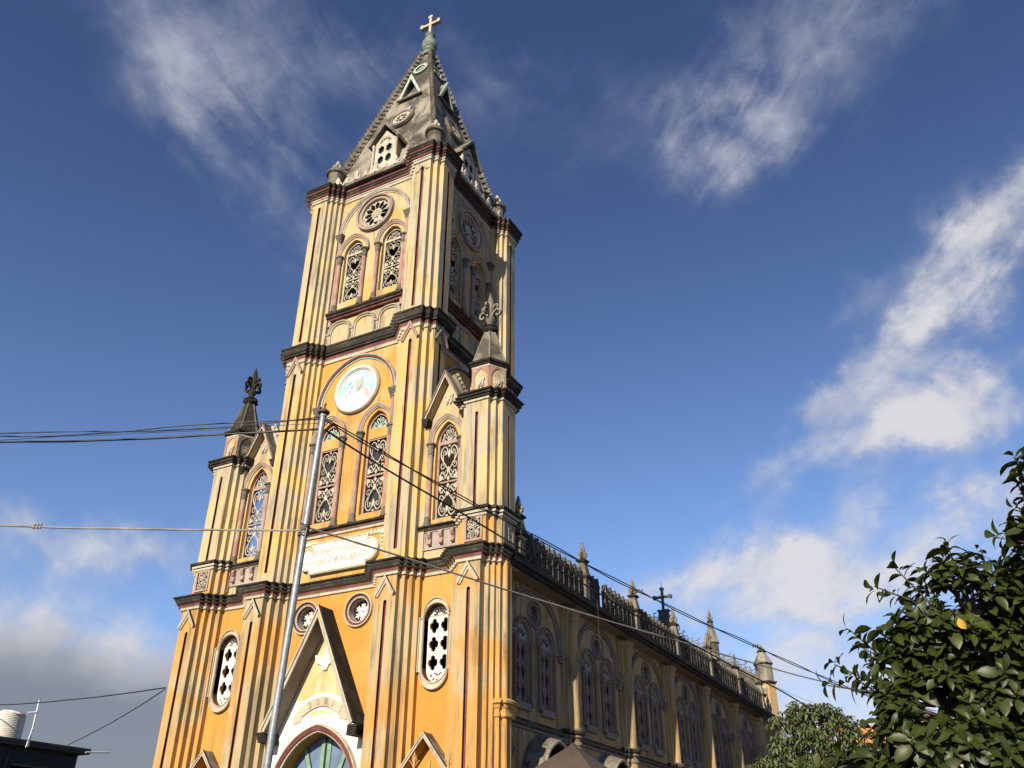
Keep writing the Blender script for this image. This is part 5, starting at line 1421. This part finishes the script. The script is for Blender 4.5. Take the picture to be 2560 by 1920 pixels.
# house beyond the trees
hs = thing('house', 'cream house with an orange eaves band behind the trees at right', 'house', (17, 25, GZ))
mb = MB(); mb.box(-4.6, 8, -6.2, 6, 0, 6.55, 'house_cream'); mb.build('wall', hs)
mb = MB(); mb.box(-5.0, 8.4, -6.6, 6.4, 6.553, 6.85, 'house_orange'); mb.box(-5.1, 8.5, -6.7, 6.5, 6.853, 7.22, 'house_orange'); mb.build('eaves', hs)
for k in range(4):
    mb = MB(); mb.box(-3.8+3*k, -2.5+3*k, -6.24, -6.203, 4.4, 5.9, 'dark_glass'); w_ = mb.build('window', hs)
    mb = MB(); mb.box(-4.0+3*k, -2.3+3*k, -6.35, -6.205, 5.95, 6.1, 'house_orange'); mb.box(-4.0+3*k, -2.3+3*k, -6.35, -6.205, 4.2, 4.35, 'house_orange'); mb.build('sill', w_)

# ================================================================== gate post and gate in the foreground
gp = thing('gate_post', 'brown concrete gate post with a pyramid cap in front of the nave', 'gate post', (12.70, -9.25, GZ))
mb = MB(); mb.box(-.48, .48, -.48, .48, 0, 2.72, 'concrete_cap'); mb.build('shaft', gp)
mb = MB()
mb.prism([(-.72, -.72), (.72, -.72), (.72, .72), (-.72, .72)], 2.60, 2.72, 'concrete_cap')
mb.prism([(-.72, -.72), (.72, -.72), (.72, .72), (-.72, .72)], 2.723, 3.29, 'concrete_cap', top=[(-.035, -.035), (.035, -.035), (.035, .035), (-.035, .035)])
mb.prism([(-.05, -.05), (.05, -.05), (.05, .05), (-.05, .05)], 3.27, 3.32, 'concrete_cap', top=[(-.02, -.02), (.02, -.02), (.02, .02), (-.02, .02)])
mb.build('cap', gp)
gt = thing('iron_gate', 'iron gate with gilded spear tips at the bottom of the view', 'gate', (11.92, -11.98, GZ))
d = Vector((.84, .54, 0))
tipz = {-3: .78, -2: .95, -1: 1.08, 0: 1.36, 1: 1.30, 2: 1.38, 3: 1.22, 4: 1.05, 5: .92, 6: .80}
off = {-3: -.60, -2: -.40, -1: -.2, 0: 0, 1: .172, 2: .397, 3: .61, 4: .82, 5: 1.03, 6: 1.24}
for k in tipz:
    h = tipz[k]-GZ; o_ = d*off[k]
    mb = MB(); mb.tube([(o_.x, o_.y, 0), (o_.x, o_.y, h-.19)], .013, 'dark_iron', 6); mb.lathe([(.013, h-.21), (.022, h-.20), (.022, h-.185), (.013, h-.175)], o_.x, o_.y, 'gold_paint', 8)
    br = mb.build('bar', gt)
    mb = MB()
    L = [(.012, -.18), (.014, -.13), (.030, -.09), (.022, -.05), (0, 0)]
    P = [(x, h+z) for x, z in L]; P = P+[(-x, z) for x, z in reversed(P[:-1])]
    mb.plate(P, [], -.008, .016, 'gold_paint', lambda u, v, w: (o_.x+d.x*u-d.y*w, o_.y+d.y*u+d.x*w, v))
    mb.plate([(x*.5, z) for x, z in P], [], -.02, .04, 'gold_paint', lambda u, v, w: (o_.x+d.x*u-d.y*w, o_.y+d.y*u+d.x*w, v))
    if k not in (3,):
        for sx in (-1, 1):
            cl = catmull([(sx*.01, h-.165), (sx*.03, h-.13), (sx*.05, h-.105), (sx*.065, h-.10)], 3)
            mb.tube([(o_.x+d.x*u, o_.y+d.y*u, v) for u, v in cl], [.009-.0006*i for i in range(len(cl))], 'gold_paint', 5)
    mb.build('spearhead', gt)
mb = MB(); q0, q1 = d*-.7, d*1.35
mb.tube([tuple(q0+Vector((0, 0, 2.1))), tuple(q1+Vector((0, 0, 2.1)))], .018, 'dark_iron', 6); mb.tube([tuple(q0+Vector((0, 0, .2))), tuple(q1+Vector((0, 0, .2)))], .018, 'dark_iron', 6); mb.build('rail', gt)

# ================================================================== trees
def leaf_shape(L, wmax, fold, droop, obov=.62, seg=5):
    """midrib along +X, returns verts and faces"""
    vs = []; fs = []
    for i in range(seg+1):
        t = i/seg
        w = wmax*(math.sin(PI*min(1, t/obov*.5)) if t < obov else math.cos(PI/2*(t-obov)/(1-obov))**.8)
        if i == seg: w = 0.0
        x = L*t*math.cos(droop*t*.5); z = -L*t*math.sin(droop*t*.5)
        vs += [(x, w*math.cos(fold), z+w*math.sin(fold)), (x, 0, z), (x, -w*math.cos(fold), z+w*math.sin(fold))]
    for i in range(seg):
        a = 3*i
        fs += [(a+1, a+4, a+3, a), (a+2, a+5, a+4, a+1)]
    return vs, fs
class Foliage:
    def __init__(s): s.v = []; s.f = []; s.t = []
    def leaf(s, pos, dirv, up, size, rnd, wmax=.24, fold=.32, droop=.8, obov=.62, tone=0, seg=5):
        vs, fs = leaf_shape(size, size*wmax, fold, droop, obov, seg)
        X = dirv.normalized(); Y = up.cross(X)
        if Y.length < 1e-3: Y = Vector((0, 1, 0)).cross(X)
        Y.normalize(); Z = X.cross(Y)
        roll = rnd.gauss(0, .35); Yr = Y*math.cos(roll)+Z*math.sin(roll); Zr = Z*math.cos(roll)-Y*math.sin(roll)
        o = len(s.v)
        for q, (a, b, c) in enumerate(vs): s.v.append(tuple(pos+X*a+Yr*b+Zr*c)); s.t.append(min(1, tone+(.38 if q % 3 == 1 else 0)))
        s.f += [tuple(o+k for k in f) for f in fs]
    def build(s, name, mat, parent):
        me = bpy.data.meshes.new(name); me.from_pydata(s.v, [], s.f); me.materials.append(MT[mat])
        at = me.attributes.new('tone', 'FLOAT', 'POINT'); at.data.foreach_set('value', s.t)
        me.polygons.foreach_set('use_smooth', [True]*len(me.polygons))
        o = bpy.data.objects.new(name, me); COL.objects.link(o); o.parent = parent
        return o
def rvec(rnd):
    while True:
        v = Vector((rnd.uniform(-1, 1), rnd.uniform(-1, 1), rnd.uniform(-1, 1)))
        if .05 < v.length < 1: return v.normalized()
# big broad-leaved tree close to the camera
rnd = random.Random(11)
TB = Vector((18.35, -14.75, GZ))
big = thing('broadleaf_tree', 'big dark green tree with large glossy leaves at the right edge', 'tree', tuple(TB))
LOBES = [((18.00, -15.37, 1.53), .21), ((18.19, -15.16, 1.45), .27), ((17.86, -15.42, 1.27), .23), ((18.06, -15.28, 1.08), .33), ((17.62, -15.49, 1.10), .19), ((17.78, -15.38, .92), .30),
         ((18.12, -15.23, .78), .36), ((17.55, -15.60, .88), .13), ((17.62, -15.66, .60), .25), ((17.34, -15.70, .52), .20), ((17.14, -15.78, .47), .12), ((17.72, -15.5, 1.30), .13), ((17.60, -15.62, .78), .17), ((17.90, -15.55, .55), .33), ((18.62, -15.42, 2.12), .15), ((18.46, -15.28, 1.84), .11),
         ((18.66, -15.25, 1.95), .18), ((18.58, -15.06, 1.42), .36), ((18.50, -15.05, .88), .38), ((18.45, -14.9, 1.72), .22), ((18.78, -14.8, 1.3), .4), ((18.35, -14.6, 1.1), .42), ((18.05, -14.9, .7), .36), ((18.85, -15.2, .6), .4)]
SPRIGS = [((17.40, -15.57, 1.32), (-.5, 0, .6)), ((17.58, -15.51, 1.57), (-.7, 0, .35)), ((17.70, -15.47, 1.70), (-.4, 0, .7)), ((18.28, -15.27, 1.84), (-.8, 0, .2)), ((18.02, -15.40, 1.83), (0, 0, 1)), ((18.20, -15.2, 1.80), (.1, 0, 1)),
          ((17.24, -15.66, 1.0), (-.9, 0, .1)), ((17.29, -15.62, 1.12), (-.7, 0, .4)), ((17.40, -15.60, 1.02), (-.7, 0, .5)), ((17.46, -15.58, 1.20), (-.8, 0, .5)), ((17.02, -15.84, .54), (-.8, 0, .3)), ((17.14, -15.80, .50), (-.6, 0, .6)), ((17.72, -15.5, 1.44), (-.6, 0, .6)), ((17.85, -15.42, 1.60), (-.3, 0, .9)), ((18.50, -15.52, 2.22), (-.2, 0, .9)), ((18.42, -15.3, 1.98), (-.9, 0, .3))]
fol = Foliage(); wood = MB()
ctr = Vector((18.25, -15.0, .9))
def rosette(p, ax, n, size, br=True):
    ax = ax.normalized()
    a0 = rnd.uniform(0, 6)
    e1 = ax.orthogonal().normalized(); e2 = ax.cross(e1)
    bright = .75 if rnd.random() < .10 else (rnd.random()**2*.35)
    for k in range(n):
        a = a0+k*2.4
        rad_ = e1*math.cos(a)+e2*math.sin(a)
        el_ = .95-.9*k/n+rnd.uniform(-.15, .15)
        dv = rad_*math.cos(el_)+ax*math.sin(el_)
        dv.z -= .10
        sz = size*rnd.choice((.6, .8, .95, 1.0, 1.1, 1.3))*rnd.uniform(.9, 1.1)*(.72+.38*k/n)
        fol.leaf(p+ax*(-.035*k/n*2), dv, ax, sz, rnd, rnd.uniform(.21, .27), rnd.uniform(.15, .5), rnd.uniform(.5, 1.25), .6, min(1, bright+rnd.uniform(0, .12)))
for c, r in LOBES:
    c = Vector(c)
    m = int(36*(r/.3)**1.8)+5
    for i in range(m):
        v = rvec(rnd); v.z = abs(v.z)*.9+v.z*.1 if rnd.random() < .55 else v.z
        p = c+v*r*rnd.uniform(.62, 1.05)
        ax = (v*.8+(p-ctr).normalized()*.4+Vector((0, 0, .5))).normalized()
        rosette(p, ax, rnd.randint(7, 10), .108)
        if i % 3 == 0:
            st = c+(ctr-c)*.3
            wood.tube([st, st.lerp(p, .55)+rvec(rnd)*.03, p], [.012, .008, .004], 'bark', 5)
for p, ax in SPRIGS:
    p = Vector(p); ax = Vector(ax)
    for j in range(3): rosette(p-ax.normalized()*.09*j+rvec(rnd)*.02, ax, rnd.randint(4, 6), .12)
    wood.tube([p-ax.normalized()*.35+Vector((.05, .05, -.05)), p], [.008, .004], 'bark', 5)
o = fol.build('crown', 'broad_leaf', big); o.location = -TB
mb = MB()
mb.tube([TB, TB+Vector((-.02, .03, .9)), TB+Vector((-.05, -.05, 1.7)), TB+Vector((.05, -.2, 2.5))], [.13, .11, .09, .06], 'bark', 10)
for c, r in LOBES:
    c = Vector(c); s0 = TB+Vector((-.03, -.02, rnd.uniform(1.3, 2.3)))
    mb.tube([s0, s0.lerp(c, .5)+Vector((0, 0, -.06)), c], [.035, .022, .010], 'bark', 7)
mb.v += []
o_ = len(mb.v)
mb.add(wood.v, wood.f, 'bark')
mb.v = [(x-TB.x, y-TB.y, z-TB.z) for x, y, z in mb.v]
mb.build('trunk', big, smooth=50)
yl = Foliage(); yl.leaf(Vector((17.99, -15.62, 1.30)), Vector((.2, -.4, -.9)), Vector((-.2, -1, .3)), .07, rnd, .34)
yo = yl.build('yellow_leaf', 'yellow_leaf', big); yo.location = -TB
# smaller tree beside the far end of the nave
rnd = random.Random(5)
TB2 = Vector((13.35, 5.5, GZ))
sm = thing('mango_tree', 'paler tree with slender drooping leaves beyond the gate, by the nave end', 'tree', tuple(TB2))
fol = Foliage(); mb = MB()
mb.tube([TB2, TB2+Vector((.05, 0, 1.6)), TB2+Vector((-.05, .05, 3.2)), TB2+Vector((-.1, 0, 4.6))], [.16, .13, .09, .04], 'bark', 8)
L2_ = [((12.75, 5.4, 4.15), .36), ((13.55, 5.5, 4.20), .30), ((13.05, 5.5, 3.75), .55), ((13.75, 5.6, 3.60), .50), ((12.65, 5.4, 3.20), .42), ((13.35, 5.6, 3.05), .60), ((14.25, 5.7, 3.35), .45), ((12.3, 5.3, 3.55), .22), ((14.0, 5.6, 2.7), .6), ((12.9, 5.4, 2.5), .55), ((11.75, 5.2, 2.78), .34), ((12.25, 5.2, 2.45), .42), ((12.3, 5.3, 4.0), .16), ((13.25, 5.5, 4.3), .2), ((14.6, 5.8, 3.0), .3), ((14.25, 5.7, 3.85), .28), ((13.9, 5.6, 4.15), .22), ((12.35, 5.3, 3.0), .4)]
for c, r in L2_:
    c = Vector(c)
    s0 = TB2+Vector((0, 0, min(c.z-GZ-.7, rnd.uniform(2.6, 4.2))))
    mb.tube([s0, s0.lerp(c, .6)+Vector((0, 0, .05)), c], [.05, .03, .012], 'bark', 6)
    r *= 1.12
    for i in range(int(40*(r/.4)**1.7)+5):
        v = rvec(rnd); p = c+v*r*rnd.uniform(.45, 1.05)
        if i % 3 == 0: mb.tube([c, p], [.010, .004], 'bark', 4)
        n = rnd.randint(6, 9); a0 = rnd.uniform(0, 6); tone = rnd.random()**2
        for k in range(n):
            a = a0+2.4*k
            dv = Vector((math.cos(a), math.sin(a), rnd.uniform(-.75, .35)))
            fol.leaf(p+rvec(rnd)*.04, dv, Vector((0, 0, 1)), rnd.uniform(.16, .26), rnd, .15, .25, 1.1, .45, min(1, tone+rnd.uniform(0, .3)), 3)
o = fol.build('crown', 'small_leaf', sm); o.location = -TB2
mb.v = [(x-TB2.x, y-TB2.y, z-TB2.z) for x, y, z in mb.v]; mb.build('trunk', sm, smooth=50)
